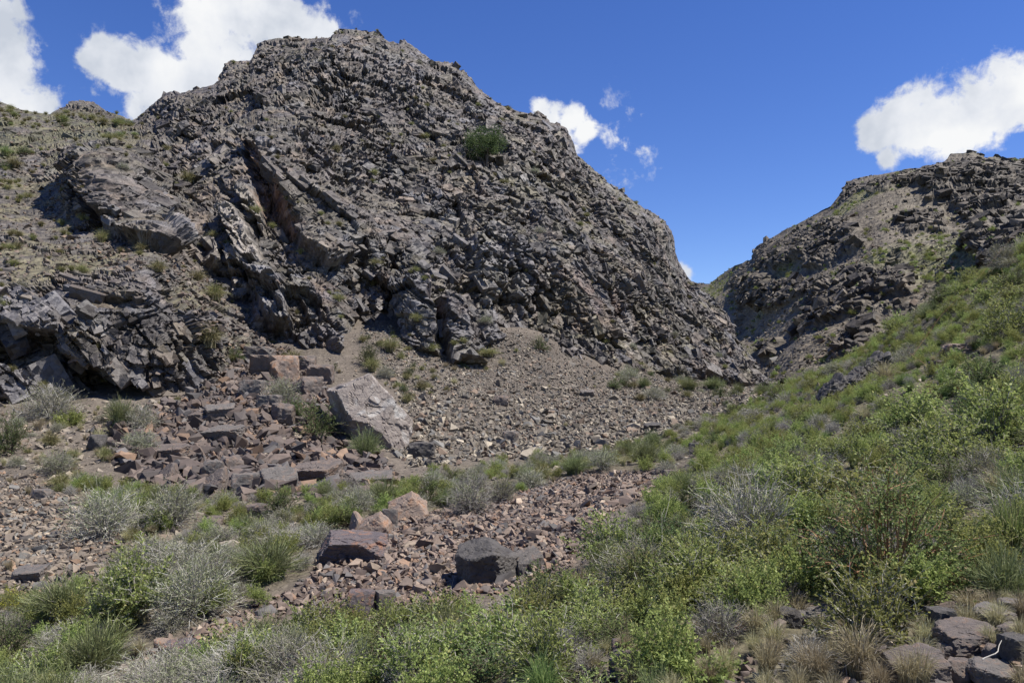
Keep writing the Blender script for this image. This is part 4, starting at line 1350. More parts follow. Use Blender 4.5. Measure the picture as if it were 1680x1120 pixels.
class Bits:
    def __init__(self, seed):
        self.r = np.random.default_rng(seed)
        self.v, self.f, self.t, self.n = [], [], [], 0

    def _add(self, v, f, t):
        self.v.append(v.reshape(-1, 3)); self.f.append(f + self.n); self.t.append(t); self.n += v.size // 3

    def ribbons(self, paths, w0, w1, tone):
        N, K, _ = paths.shape
        tan = np.gradient(paths, axis=1)
        sd = np.cross(tan, self.r.normal(size=(N, 1, 3)))
        sd /= np.linalg.norm(sd, axis=-1, keepdims=True) + 1e-9
        w = np.linspace(w0, w1, K)[None, :, None] * .5
        v = np.stack([paths - sd * w, paths + sd * w], 2)          # N,K,2,3
        i = np.arange(N * K * 2).reshape(N, K, 2)
        f = np.stack([i[:, :-1, 0], i[:, :-1, 1], i[:, 1:, 1], i[:, 1:, 0]], -1).reshape(-1, 4)
        self._add(v, f, np.repeat(tone, K * 2))

    def tubes(self, paths, w0, w1, tone, sides=4):
        N, K, _ = paths.shape
        tan = np.gradient(paths, axis=1)
        a = np.cross(tan, np.array([.31, .77, .2]))
        a /= np.linalg.norm(a, axis=-1, keepdims=True) + 1e-9
        b = np.cross(tan, a)
        b /= np.linalg.norm(b, axis=-1, keepdims=True) + 1e-9
        w = np.linspace(w0, w1, K)[None, :, None]
        v = np.stack([paths + w * (a * math.cos(q) + b * math.sin(q)) for q in np.arange(sides) * 2 * math.pi / sides], 2)
        i = np.arange(N * K * sides).reshape(N, K, sides)
        j = np.roll(i, -1, 2)
        f = np.stack([i[:, :-1], j[:, :-1], j[:, 1:], i[:, 1:]], -1).reshape(-1, 4)
        self._add(v, f, np.repeat(tone, K * sides))

    def leaves(self, pos, along, length, width, tone):
        N = len(pos)
        d = along + self.r.normal(0, .6, (N, 3))
        d /= np.linalg.norm(d, axis=1, keepdims=True) + 1e-9
        s = np.cross(d, self.r.normal(size=(N, 3)))
        s /= np.linalg.norm(s, axis=1, keepdims=True) + 1e-9
        L = (length * self.r.uniform(.6, 1.3, N))[:, None]
        W = (width * self.r.uniform(.7, 1.2, N))[:, None]
        v = np.stack([pos, pos + d * L * .45 + s * W * .5, pos + d * L, pos + d * L * .45 - s * W * .5], 1)
        self._add(v, np.arange(N * 4).reshape(N, 4), np.repeat(tone, 4))

    def mesh(self, name, mat):
        me = mesh_from(name, np.concatenate(self.v), np.concatenate(self.f), tone=np.concatenate(self.t))
        me.materials.append(mat)
        return me


def paths_out(r, N, K, base_r, spread, height, curve, wob, rmin=.75, up=0.0):
    """strands that leave a small base and arch outwards over a dome of width 1"""
    az = r.random(N) * 2 * np.pi
    el = np.arccos(1 - r.random(N) * (1 - up))                     # angle from vertical
    L = r.uniform(rmin, 1.08, N)
    end = np.stack([np.sin(el) * np.cos(az) * spread, np.sin(el) * np.sin(az) * spread, np.cos(el) * height], -1) * L[:, None]
    bs = np.stack([np.cos(az), np.sin(az), 0 * az], -1) * (base_r * np.sqrt(r.random(N)))[:, None]
    t = np.linspace(0, 1, K)[None, :, None]
    mid = np.stack([end[:, 0] * .35, end[:, 1] * .35, end[:, 2] * .5 + curve], -1)
    p = (1 - t) ** 2 * bs[:, None] + 2 * t * (1 - t) * mid[:, None] + t ** 2 * end[:, None]
    p = p + r.normal(0, wob, (N, K, 3)) * t
    return p


def on_paths(r, p, n, lo, hi):
    N, K, _ = p.shape
    i = r.integers(0, N, n)
    s = r.uniform(lo, hi, n) * (K - 1)
    k = np.minimum(s.astype(int), K - 2)
    a = (s - k)[:, None]
    return p[i, k] * (1 - a) + p[i, k + 1] * a, p[i, k + 1] - p[i, k], i


def side_twigs(r, p, n, lo, hi, length, K=3, out=.8):
    q, d, i = on_paths(r, p, n, lo, hi)
    d = d / (np.linalg.norm(d, axis=1, keepdims=True) + 1e-9)
    e = d + r.normal(0, out, (n, 3))
    e[:, 2] += .25
    e /= np.linalg.norm(e, axis=1, keepdims=True)
    L = (length * r.uniform(.5, 1.2, n))[:, None, None]
    t = np.linspace(0, 1, K)[None, :, None]
    return q[:, None] + e[:, None] * L * t + r.normal(0, length * .06, (n, K, 3)) * t


def p_cushion(seed, leafn=1500, twig='twig', leaf='greyleaf', bigleaf=1.0):
    b, c = Bits(seed), Bits(seed + 1)
    r = b.r
    p = paths_out(r, 230, 5, .10, .50, .62, .10, .018, .7)
    q = side_twigs(r, p, 1500, .30, .98, .15)
    b.ribbons(p, .008, .003, r.random(230) * .7)
    b.ribbons(q, .0045, .002, .25 + r.random(1500) * .75)
    out = [('twigs', b.mesh('twigs', ML[twig]))]
    if leafn:
        lp, ld, _ = on_paths(r, q, leafn, .3, 1.0)
        ok = lp[:, 2] > .12 + r.normal(0, .1, leafn)
        c.leaves(lp[ok], ld[ok] * 20, .030 * bigleaf, .010 * bigleaf, r.random(ok.sum()))
        out.append(('foliage', c.mesh('foliage', ML[leaf])))
    return out


def p_leafy(seed, leaf='leaf', stem='brown', n=3000, stems=46, size=.036, height=.75, up=.25, lo=.25):
    b, c = Bits(seed), Bits(seed + 1)
    r = b.r
    p = paths_out(r, stems, 6, .10, .52, height, .12, .02, .65, up)
    q = side_twigs(r, p, stems * 8, lo, 1.0, .17)
    b.tubes(p, .006, .002, r.random(stems), 3)
    b.ribbons(q, .005, .002, .3 + r.random(len(q)) * .7)
    l1, d1, i1 = on_paths(r, q, int(n * .8), .1, 1.0)
    l2, d2, i2 = on_paths(r, p, n - int(n * .8), .4, 1.0)
    tw1, tw2 = r.random(len(q)), r.random(len(p))             # whole twigs are fresher or duller
    lp, ld = np.concatenate([l1, l2]), np.concatenate([d1, d2])
    tone = np.clip(r.normal(.4, .17, len(lp)) + .3 * (lp[:, 2] / height - .5) + .5 * (np.concatenate([tw1[i1], tw2[i2]]) - .5), 0, 1)
    c.leaves(lp, ld * 12, size, size * .62, tone)
    return [('stems', b.mesh('stems', ML[stem])), ('foliage', c.mesh('foliage', ML[leaf]))]


def p_broom(seed, mat='broom', n=430, height=.75):
    b, c = Bits(seed), Bits(seed + 1)
    r = b.r
    p = paths_out(r, n, 4, .20, .50, height, .14, .02, .5, .3)
    q = side_twigs(r, p, n * 2, .3, .95, .20, 3, .35)
    b.ribbons(p, .010, .004, r.random(n) * .8)
    c.ribbons(q, .008, .003, r.random(2 * n))
    lp, ld, _ = on_paths(r, q, 900, .3, 1)
    c.leaves(lp, ld * 20, .035, .009, r.random(900))
    dead = paths_out(r, 50, 5, .2, .5, height * .8, .1, .03, .6, .3)
    d = Bits(seed + 2)
    d.ribbons(dead, .008, .003, d.r.random(50))
    return [('stems', b.mesh('stems', ML[mat])), ('foliage', c.mesh('foliage', ML[mat])), ('dead_twigs', d.mesh('dead_twigs', ML['twig']))]


def p_tussock(seed, mat='grass', n=420, height=.75, dry=.25, up=.35):
    b, c = Bits(seed), Bits(seed + 1)
    r = b.r
    p = paths_out(r, n, 5, .14, .52, height, .30, .012, .5, up)
    b.ribbons(p, .013, .002, r.random(n))
    out = [('blades', b.mesh('blades', ML[mat]))]
    if dry:
        m = int(n * dry)
        p = paths_out(r, m, 5, .16, .55, height * .8, .22, .02, .5, .2)
        c.ribbons(p, .012, .002, r.random(m))
        out.append(('dry_blades', c.mesh('dry_blades', ML['straw' if mat != 'straw' else 'twig'])))
    return out


PROTO = {
    'cushion': [p_cushion(1000 + 7 * k, 4200 + 800 * k) for k in range(4)],
    'silver': [p_cushion(1100 + 7 * k, 1300 + 500 * k) for k in range(3)],
    'leafy': [p_leafy(1200 + 7 * k, 'leaf', 'twig', 4600, 60, .034, .7, .12) for k in range(5)],
    'dense': [p_leafy(1300 + 7 * k, 'darkleaf', 'brown', 5200, 60, .027, .8, .05) for k in range(3)],
    'broom': [p_broom(1400 + 7 * k) for k in range(4)],
    'tussock': [p_tussock(1500 + 7 * k) for k in range(3)],
    'olive': [p_tussock(1600 + 7 * k, 'olive', 360, .6, .3, .2) for k in range(3)],
    'straw': [p_tussock(1700 + 7 * k, 'straw', 300, .8, .15, .45) for k in range(3)],
    'herb': [p_leafy(1800 + 7 * k, 'leaf', 'leaf', 2400, 60, .045, .4, .0) for k in range(2)],
    'yellow': [p_tussock(1900, 'olive', 300, .7, 0, .3) + p_leafy(1905, 'yellow', 'olive', 700, 24, .03, .8, .3)[1:]],
    'red': [p_leafy(2000, 'redleaf', 'redstem', 17000, 80, .018, .85, .15, .5)],
}
KINDDESC = {'cushion': 'domed grey shrub', 'silver': 'dead twiggy shrub', 'leafy': 'leafy green shrub', 'dense': 'dark green bush', 'broom': 'wispy green shrub',
            'tussock': 'green grass tussock', 'olive': 'olive grass tuft', 'straw': 'straw grass clump'}
KINDNAME = {'cushion': ('cushion_shrub', 'shrub'), 'silver': ('dead_cushion_shrub', 'shrub'), 'leafy': ('leafy_shrub', 'shrub'), 'dense': ('green_bush', 'bush'),
            'broom': ('broom_shrub', 'shrub'), 'tussock': ('grass_tussock', 'grass tussock'), 'olive': ('olive_tussock', 'grass tussock'),
            'straw': ('dry_grass_clump', 'dry grass'), 'herb': ('herb_patch', 'herb'), 'yellow': ('yellow_flowering_plant', 'plant'), 'red': ('red_stemmed_shrub', 'shrub')}
_pc = {}


def plant(kind, pos, w, h, label, group=None, tilt=(0, 0)):
    """Empty at the plant's foot with its parts; meshes are shared between plants of a kind"""
    k = _pc.get(kind, 0)
    _pc[kind] = k + 1
    nm, cat = KINDNAME[kind]
    root = bpy.data.objects.new(nm, None)
    COL.objects.link(root)
    root.location = (float(pos[0]), float(pos[1]), float(pos[2]))
    hz = {'cushion': .62, 'silver': .62, 'leafy': .75, 'dense': .8, 'broom': .75, 'tussock': .75, 'olive': .6, 'straw': .8, 'herb': .4, 'yellow': .7, 'red': .85}[kind]
    root.scale = (w, w, h / hz)
    root.rotation_euler = (tilt[0], tilt[1], random.uniform(0, 6.28))
    tag(root, label, cat, group)
    for pn, me in PROTO[kind][k % len(PROTO[kind])]:
        c = bpy.data.objects.new(pn, me)
        COL.objects.link(c)
        c.parent = root
    return root




def plant_px(kind, px_, py_, w_, h_, label, group=None, on='ground', tilt=(0, 0)):
    g = ground_hit(px_, py_) if on == 'ground' else mountain_at(px_, py_)
    sc = math.hypot(g[1], g[2]) / F
    if on == 'ground':
        taken.append((g[0], g[1], w_ * sc * .5))
    return plant(kind, g - np.array([0, 0, .02]), w_ * sc, h_ * sc, label, group, tilt)


for a_, b_ in ((500, 975), (470, 988), (435, 1002), (400, 1016), (365, 1032), (332, 1048), (300, 1068), (275, 1090)):
    g = ground_hit(a_, b_)
    taken.append((g[0], g[1], .42))
    taken.append((g[0] * .95, g[1] * .95, .3))
NOTABLE = [
    ('cushion', 85, 690, 116, 62, 'wide grey green cushion shrub under the left crag'),
    ('herb', 112, 698, 50, 26, 'bright green herb at the foot of the wide grey cushion shrub'),
    ('dense', 12, 748, 76, 72, 'dark green bush at the left border below the crag'),
    ('broom', 196, 702, 60, 52, 'green shrub below the dark overhang'),
    ('cushion', 232, 704, 66, 44, 'grey green shrub right of the green one below the overhang'),
    ('cushion', 228, 746, 76, 44, 'dark centred grey cushion shrub left of the rockfall'),
    ('cushion', 92, 776, 72, 40, 'low grey cushion shrub above the gravel bank'),
    ('olive', 82, 734, 56, 30, 'olive tussock between the cushion shrubs above the gravel bank'),
    ('dense', 146, 800, 66, 26, 'low bright green bush above the big grey cushion shrubs'),
    ('olive', 98, 800, 60, 30, 'olive tussock beside the low bright green bush'),
    ('straw', 62, 706, 34, 24, 'straw clump under the wide cushion shrub'),
    ('straw', 100, 800, 40, 18, 'straw clump at the top of the gravel bank'),
    ('cushion', 172, 884, 142, 84, 'big grey green cushion shrub at the edge of the gravel bank'),
    ('cushion', 282, 862, 108, 68, 'grey twiggy cushion shrub on the pale soil'),
    ('herb', 262, 870, 48, 36, 'vivid green herb at the foot of the twiggy cushion shrub'),
    ('olive', 216, 886, 40, 26, 'brown green tuft between the two big cushion shrubs'),
    ('broom', 404, 878, 58, 40, 'brownish green shrub on the pale soil'),
    ('cushion', 462, 662, 70, 46, 'dark grey green shrub above the bush in the rockfall'),
    ('dense', 520, 716, 90, 56, 'dark green bush left of the largest boulder'),
    ('dense', 480, 690, 56, 40, 'small dark green bush at the head of the rockfall'),
    ('broom', 600, 752, 68, 52, 'green shrub at the foot of the largest boulder'),
    ('dense', 604, 602, 42, 42, 'round green bush at the top of the scree fan'),
    ('olive', 610, 612, 44, 28, 'olive tussock below the round green bush'),
    ('cushion', 632, 622, 34, 22, 'grey shrub beside the largest boulder top'),
    ('olive', 692, 642, 40, 22, 'olive tussock on the upper scree fan'),
    ('dense', 460, 848, 84, 50, 'bright green bush at the foot of the rockfall'),
    ('dense', 566, 862, 74, 40, 'dark green bush left of the tan boulders'),
    ('cushion', 592, 838, 64, 44, 'grey green round shrub behind the tan boulders'),
    ('silver', 572, 808, 50, 32, 'pale tufted shrub in front of the low flat slab'),
    ('dense', 520, 856, 56, 38, 'small green bush between bright green bush and tan boulders'),
    ('dense', 700, 826, 72, 48, 'green bush behind the tan orange boulder'),
    ('silver', 772, 838, 100, 58, 'silver grey dead cushion shrub behind the reddish scree'),
    ('cushion', 822, 824, 62, 44, 'pale green shrub beside the silver dead shrub'),
    ('dense', 742, 790, 40, 24, 'small dark bush at the toe of the scree fan'),
    ('cushion', 870, 800, 70, 34, 'grey green shrub above the crest of the reddish scree'),
    ('broom', 942, 778, 64, 36, 'dark green shrub in the gully band'),
    ('cushion', 990, 768, 66, 34, 'grey shrub in the gully band beyond the reddish scree'),
    ('broom', 1030, 752, 54, 36, 'green shrub at the toe of the scree fan'),
    ('silver', 1160, 704, 70, 22, 'flat silver shrub where the gully narrows'),
    ('silver', 1235, 688, 60, 22, 'flat silver shrub at the foot of the green hillside'),
    ('cushion', 300, 944, 170, 66, 'broad grey green shrub below the pale soil'),
    ('cushion', 236, 938, 110, 56, 'grey shrub at the lower end of the gravel bank'),
    ('broom', 440, 952, 140, 76, 'large green grey shrub left of the rust edged boulder'),
    ('silver', 470, 900, 120, 40, 'pale twiggy shrub left of the tan boulders'),
    ('cushion', 350, 968, 120, 66, 'grey green shrub at the end of the reddish scree'),
    ('leafy', 226, 1016, 160, 128, 'tall upright green shrub in the left foreground'),
    ('cushion', 320, 1006, 150, 90, 'grey branched shrub beside the tall upright shrub'),
    ('tussock', 184, 1076, 100, 62, 'bright green grass tussock in the left foreground'),
    ('broom', 100, 1010, 120, 66, 'dark green shrub below the gravel bank'),
    ('yellow', 20, 1010, 46, 44, 'yellow green plant at the left border'),
    ('dense', 12, 1080, 90, 70, 'dark green bush in the lower left corner'),
    ('silver', 120, 1062, 100, 46, 'bleached dry shrub left of the grass tussock'),
    ('silver', 410, 1122, 180, 78, 'large silver twiggy shrub at the bottom'),
    ('cushion', 470, 1124, 150, 90, 'green tinted grey shrub right of the large silver one'),
    ('silver', 250, 1130, 150, 60, 'silver shrub at the bottom left of the rusty stones'),
    ('yellow', 525, 1106, 36, 34, 'small yellow flowering plant at the bottom'),
    ('leafy', 570, 1072, 110, 70, 'green shrub below the reddish scree'),
    ('dense', 640, 1112, 120, 100, 'rounded dark green bush at the bottom'),
    ('red', 1455, 985, 295, 225, 'large shrub with red stems and small green leaves in the right foreground'),
    ('tussock', 1660, 912, 150, 110, 'long green grass tussock at the right border'),
    ('straw', 1606, 930, 110, 70, 'bleached dry grass beside the long green tussock'),
    ('straw', 1410, 1100, 150, 92, 'straw coloured grass clump left of the corner pile'),
    ('straw', 1330, 1112, 110, 66, 'greenish dry grass below the red stemmed shrub'),
    ('straw', 1310, 1010, 70, 46, 'dry grass tuft on the flat grey slab'),
    ('straw', 1590, 1000, 80, 40, 'dry grass tuft above the corner pile'),
    ('herb', 1140, 1124, 150, 62, 'low bright green herb carpet at the bottom edge'),
    ('silver', 1180, 1050, 130, 70, 'tangle of dead grey twigs above the herb carpet'),
    ('leafy', 1400, 850, 200, 110, 'yellow green shrub behind the red stemmed shrub'),
    ('silver', 1230, 900, 200, 130, 'bare bleached shrub in the middle of the green hillside'),
    ('cushion', 1620, 800, 130, 70, 'grey dead thicket at the right border'),
    ('leafy', 1000, 920, 130, 90, 'olive leafed shrub at the right end of the reddish scree'),
    ('leafy', 1640, 735, 190, 130, 'tall leafy shrub at the right border above the grey dead thicket'),
    ('leafy', 1545, 770, 170, 105, 'tall leafy shrub beside the long pale branch'),
    ('dense', 1610, 640, 120, 66, 'dark green bush below the tan hillside rock'),
    ('leafy', 1490, 715, 150, 84, 'broad leafy shrub at the tip of the upper pale branch'),
    ('leafy', 1320, 815, 150, 84, 'broad leafy shrub above the bare bleached shrub'),
    ('straw', 1520, 660, 60, 34, 'straw coloured tuft high on the green hillside'),
    ('straw', 1420, 690, 50, 30, 'straw coloured tuft below the dark ribbed outcrop'),
    ('silver', 1405, 602, 54, 16, 'pale dry shrub above the dark ribbed outcrop'),
    ('silver', 1345, 700, 50, 24, 'pale dry shrub on the lower green hillside'),
    ('dense', 1545, 500, 56, 36, 'round bush on the hillside skyline'),
    ('cushion', 1650, 440, 70, 44, 'grey bush near the top of the hillside skyline'),
]
for k_, a, b_, w_, h_, lab in NOTABLE:
    plant_px(k_, a, b_, w_, h_, lab)

# plants on the mountain, placed on its ledges
CLIFFPL = [
    ('dense', 886, 576, 34, 26, 'round green bush at the cliff foot above the scree fan'),
    ('olive', 166, 398, 38, 26, 'yellow green bush on the upper left crag'),
    ('olive', 135, 452, 36, 24, 'olive tussock on the left crag'),
    ('olive', 258, 446, 46, 24, 'tussock on the crag beside the debris chute'),
    ('olive', 352, 492, 56, 34, 'yellow green tussock at the head of the debris chute'),
    ('olive', 345, 570, 56, 52, 'tall pale tussock beside the layered overhang'),
    ('dense', 385, 588, 34, 24, 'green bush beside the debris chute'),
    ('olive', 325, 460, 40, 24, 'olive tussock above the debris chute'),
    ('olive', 310, 300, 46, 24, 'grassy tussock on the high ledge left of the dark recess'),
    ('olive', 800, 585, 60, 18, 'orange green grass at the foot of the cliff pillars'),
    ('olive', 770, 590, 50, 16, 'dry grass at the foot of the cliff pillars'),
    ('cushion', 1030, 622, 46, 22, 'grey green shrub at the right cliff foot'),
    ('dense', 1008, 640, 36, 20, 'green shrub beside the small crag at the cliff foot'),
    ('cushion', 1072, 655, 50, 24, 'grey shrub below the small crag at the cliff foot'),
    ('broom', 1170, 640, 50, 20, 'olive shrub where cliff and gully meet'),
    ('dense', 1180, 652, 30, 20, 'dark green bush where cliff and gully meet'),
    ('broom', 1130, 640, 46, 20, 'yellow green shrub below the right cliff'),
    ('olive', 480, 600, 70, 30, 'pale grass below the tilted cliff slabs'),
    ('dense', 545, 610, 24, 16, 'small green bush below the tilted cliff slabs'),
    ('olive', 640, 580, 50, 30, 'grass strip at the foot of the recess'),
    ('olive', 382, 218, 22, 14, 'small tussock high on the left shoulder'),
    ('olive', 552, 250, 22, 16, 'round brownish tuft above the tilted slabs'),
]
for k_, a, b_, w_, h_, lab in CLIFFPL:
    g = mountain_at(a, b_)
    g2 = ground_hit(a, b_)
    if b_ > np.interp(a, FOOT[:, 0], FOOT[:, 1]) - 6:
        plant_px(k_, a, b_, w_, h_, lab)
    else:
        plant_px(k_, a, b_, w_, h_, lab, on='mountain')
# small tufts that nothing tells apart
tw = smooth(.62, .82, mn) * (mpy < np.interp(mpx, FOOT[:, 0], FOOT[:, 1]) - 8) * (mpx > -40) * (mpx < 1230)
tw = tw * (1 + 3 * smooth(-5, 15, poly_sd(mpx, mpy, SOFT[0])) + 1.5 * smooth(-5, 15, poly_sd(mpx, mpy, SOFT[1]))) * smooth(.40, .62, fbm(mV * .3, 3, 777))
tw = (tw * mV[..., 1]).ravel()
idx = RNG.choice(tw.size, 420, p=tw / tw.sum(), replace=False)
for q, k in enumerate(idx[:120]):
    g = mV.reshape(-1, 3)[k]
    up = smooth(-5, 15, poly_sd(np.array(mpx.ravel()[k]), np.array(mpy.ravel()[k]), SOFT[0])) > .5
    w_ = random.uniform(.6, 1.4) * (1.3 if up else 1)
    if up:
        kd = random.choice(('olive', 'olive', 'dense', 'tussock'))
        plant(kd, g - np.array([0, 0, .05]), w_, w_ * .5, KINDDESC[kd] + ' high on the ridge ' + whereabouts(g), 'tufts of the upper left ridge')
    else:
        kd = random.choice(('olive', 'olive', 'cushion'))
        plant(kd, g - np.array([0, 0, .05]), w_ * .8, w_ * .42, KINDDESC[kd] + ' on the cliff ' + whereabouts(g), 'tufts on the cliff ledges')

# shrubs that fill the hillside and the gully
slopew = zw(Z_SLOPE)
FILL = [
    (slopew * smooth(9, 22, cY), 190, 60, 1.0, (('leafy', .42), ('broom', .15), ('dense', .13), ('cushion', .15), ('silver', .11), ('straw', .04)), (.6, 1.45), .52,
     'shrub of the dense cover on the upper green hillside', 'shrubs covering the upper hillside'),
    (slopew * (1 - smooth(9, 16, cY)), 150, 16, 1.0, (('leafy', .48), ('broom', .10), ('dense', .10), ('cushion', .15), ('silver', .13), ('straw', .04)), (.38, .9), .52,
     'small leafed shrub in the near thicket below the hillside', 'shrubs of the near thicket'),
    (zw(Z_BAND), 60, 60, 1.0, (('cushion', .42), ('broom', .25), ('silver', .2), ('olive', .13)), (.5, 1.0), .5,
     'grey green shrub in the gully band between both scree heaps', 'shrubs of the gully band'),
    (zw(Z_LVEG), 95, 40, 1.0, (('cushion', .45), ('broom', .22), ('silver', .15), ('leafy', .12), ('tussock', .06)), (.4, .95), .42,
     'grey green shrub on the lower left gully floor', 'shrubs of the lower left gully floor'),
    (zw(Z_BOT), 62, 40, 1.0, (('leafy', .4), ('cushion', .3), ('broom', .15), ('silver', .15)), (.35, .8), .42,
     'shrub in the thicket along the bottom edge', 'shrubs along the bottom edge'),
    (zw(Z_FOOT), 40, 60, 1.0, (('olive', .6), ('straw', .25), ('dense', .15)), (.35, .8), .4, '', 'tufts at the foot of the cliff'),
    (zw(Z_FOOTR), 34, 70, 1.0, (('cushion', .35), ('olive', .3), ('dense', .15), ('broom', .2)), (.5, 1.1), .45, '', 'shrubs at the foot of the right cliff'),
    (zw(Z_UPL), 26, 60, 1.0, (('cushion', .4), ('olive', .4), ('straw', .2)), (.4, .8), .5,
     'low shrub on the bank below the left crag', 'low shrubs below the left crag'),
]
for wgt, n, ymax, _, kinds, (wa, wb), gap, lab, grp in FILL:
    wgt = wgt * (1 - zw(Z_PILE)) * (1 - .75 * zw(Z_STONY)) * (cY < ymax) * (cY > 3.2) * (cpx > -120) * (cpx < 1800) * (cpy < 1190) * (cpy > 380)
    cand = scatter(wgt, n * 14)
    done = 0
    for c in cand:
        w_ = random.uniform(wa, wb)
        if c[1] < 5:
            w_ *= .7
        if any((c[0] - a) ** 2 + (c[1] - b) ** 2 < (gap * (w_ * .5 + q)) ** 2 for a, b, q in taken):
            continue
        u, acc = random.random(), 0
        for kd, pr in kinds:
            acc += pr
            if u <= acc:
                break
        taken.append((c[0], c[1], w_ * .5))
        plant(kd, c - np.array([0, 0, .03]), w_, w_ * random.uniform(.45, .78) * (.8 if kd in ('cushion', 'silver') else 1.0),
              ('small ' if w_ < wa + (wb - wa) * .33 else ('large ' if w_ > wa + (wb - wa) * .7 else '')) + KINDDESC[kd] + ' ' + whereabouts(c), grp)
        done += 1
        if done >= n:
            break


# ------------------------------------------------------------------ grass and undergrowth too many to count
def instancer(name, points, src, smin, smax, label, cat):
    """points carrying copies of one plant mesh with random turn and size"""
    me = bpy.data.meshes.new(name)
    me.from_pydata([tuple(map(float, p)) for p in points], [], [])
    o = link(name, me, label=label, cat=cat, kind='stuff')
    ng = bpy.data.node_groups.new(name, 'GeometryNodeTree')
    ng.interface.new_socket('Geometry', in_out='INPUT', socket_type='NodeSocketGeometry')
    ng.interface.new_socket('Geometry', in_out='OUTPUT', socket_type='NodeSocketGeometry')
    gi, go = ng.nodes.new('NodeGroupInput'), ng.nodes.new('NodeGroupOutput')
    ip = ng.nodes.new('GeometryNodeInstanceOnPoints')
    oi = ng.nodes.new('GeometryNodeObjectInfo')
    oi.inputs['Object'].default_value = src
    rr = ng.nodes.new('FunctionNodeRandomValue')
    rr.data_type = 'FLOAT_VECTOR'
    rr.inputs[0].default_value = (-.15, -.15, 0)
    rr.inputs[1].default_value = (.15, .15, 6.283)
    rs = ng.nodes.new('FunctionNodeRandomValue')
    rs.data_type = 'FLOAT'
    rs.inputs[2].default_value = smin
    rs.inputs[3].default_value = smax
    rs.inputs['Seed'].default_value = 5
    ng.links.new(gi.outputs[0], ip.inputs['Points'])
    ng.links.new(oi.outputs['Geometry'], ip.inputs['Instance'])
    ng.links.new(rr.outputs[0], ip.inputs['Rotation'])
    ng.links.new(rs.outputs[1], ip.inputs['Scale'])
    ng.links.new(ip.outputs[0], go.inputs[0])
    md = o.modifiers.new('scatter', 'NODES')
    md.node_group = ng
    return o


def source(me):
    return next(o for o in bpy.data.objects if o.data == me)


vis = (cpx > -120) & (cpx < 1800) & (cpy < 1200) & (cpy > 380) & (cY < 60) & (cY > 2.6)
clear = (1 - zw(Z_PILE)) * (1 - .8 * zw(Z_STONY))
vis = vis * clear
veg = zw(Z_SLOPE) * 1.0 + .55 * zw(Z_BAND) + .8 * zw(Z_LVEG) + .9 * zw(Z_BOT)
src = {k: source(PROTO[k][0][0][1]) for k in PROTO}
instancer('grass', scatter(zw(Z_SLOPE) * vis, 1500), src['tussock'], .2, .42, 'short green grass covering the hillside', 'grass')
instancer('undergrowth', scatter(veg * vis, 3000), source(PROTO['leafy'][1][1][1]), .25, .55, 'green undergrowth between the shrubs', 'undergrowth')
instancer('dry_undergrowth', scatter(veg * vis, 2000), source(PROTO['silver'][0][0][1]), .2, .42, 'dead grey twigs between the shrubs', 'undergrowth')
instancer('dry_grass', scatter((.25 * zw(Z_SLOPE) + .5 * zw(Z_LVEG) + .7 * zw(Z_BAND) + .8 * zw(Z_UPL) + .4 * zw(Z_PALE) + .05) * vis * (1 - zw(Z_RED)), 1100), src['straw'], .14, .34, 'thin straw coloured grass on bare soil', 'dry grass')
instancer('corner_dry_grass', scatter((zw(Z_STONY) + .5 * zw(Z_PILE)) * (cpx > 960) * (cpx < 1720) * (cpy < 1180) * (cY > 2.6), 80), src['straw'], .10, .24, 'thin straw grass between the stones at the lower right', 'dry grass')
instancer('ledge_grass', mV.reshape(-1, 3)[idx[120:]], src['olive'], .3, .75, 'thin olive grass on the cliff ledges', 'grass')
fV = F_V[:F_NR]
fpx, fpy = proj(fV)
fw = smooth(.50, .62, fbm(fV * 0.05 + 9, 4, 191)) + .25
fw = (fw * fV[..., 1] ** 1.0 * (1 - .7 * oc[:F_NR]) * (fpx < 1760)).ravel()
fi = RNG.choice(fw.size, 900, p=fw / fw.sum(), replace=False)
instancer('far_shrubs', fV.reshape(-1, 3)[fi], source(PROTO['leafy'][0][1][1]), .5, 1.2, 'specks of green shrubs on the far mountain', 'shrubs')

n = 6000
sw = ((1 - oc[:F_NR]) ** 3 * (fpx < 1720) * (fpx > 1130) * (fpy < 650)).ravel() + 1e-9
si = RNG.choice(sw.size, n, p=sw / sw.sum())
me = stone_mesh('far_scree', fV.reshape(-1, 3)[si] + RNG.normal(0, .25, (n, 3)) * np.array([1, 1, 0]), .34 * np.exp(RNG.normal(0, .5, n)), stone_palette(n, 'fan') * .8, .5, MAT_STONE)
link('far_scree', me, label='brown rubble in the chutes of the far mountain', cat='scree', kind='stuff')

# ------------------------------------------------------------------ the lone tree on the cliff
g = mountain_at(797, 274)
tw_ = 72 * math.hypot(g[1], g[2]) / F
tree = bpy.data.objects.new('tree', None)
COL.objects.link(tree)
tree.location = (g - np.array([0, 0, .1])).tolist()
tag(tree, 'lone round crowned green tree growing high on the cliff', 'tree')
tb, tc = Bits(3000), Bits(3001)
r = tb.r
p = paths_out(r, 9, 6, .05, .34, .72, .12, .015, .7, .35)
q = side_twigs(r, p, 90, .3, 1, .2)
tb.tubes(p, .020, .006, r.random(9), 6)
tb.ribbons(q, .008, .003, r.random(90))
cl = np.stack([r.normal(0, .26, 110), r.normal(0, .24, 110), r.normal(.56, .20, 110)], -1)
cl = cl[(((cl - np.array([0, 0, .55])) / np.array([.46, .46, .38])) ** 2).sum(1) < 1]
n = 9000
ci = r.integers(0, len(cl), n)
lp = cl[ci] + r.normal(0, .048, (n, 3))
tc.leaves(lp, (lp - np.array([0, 0, .4])) * 2, .035, .018, np.clip(r.normal(.45, .2, n) + .2 * (r.random(len(cl))[ci] - .5), 0, 1))
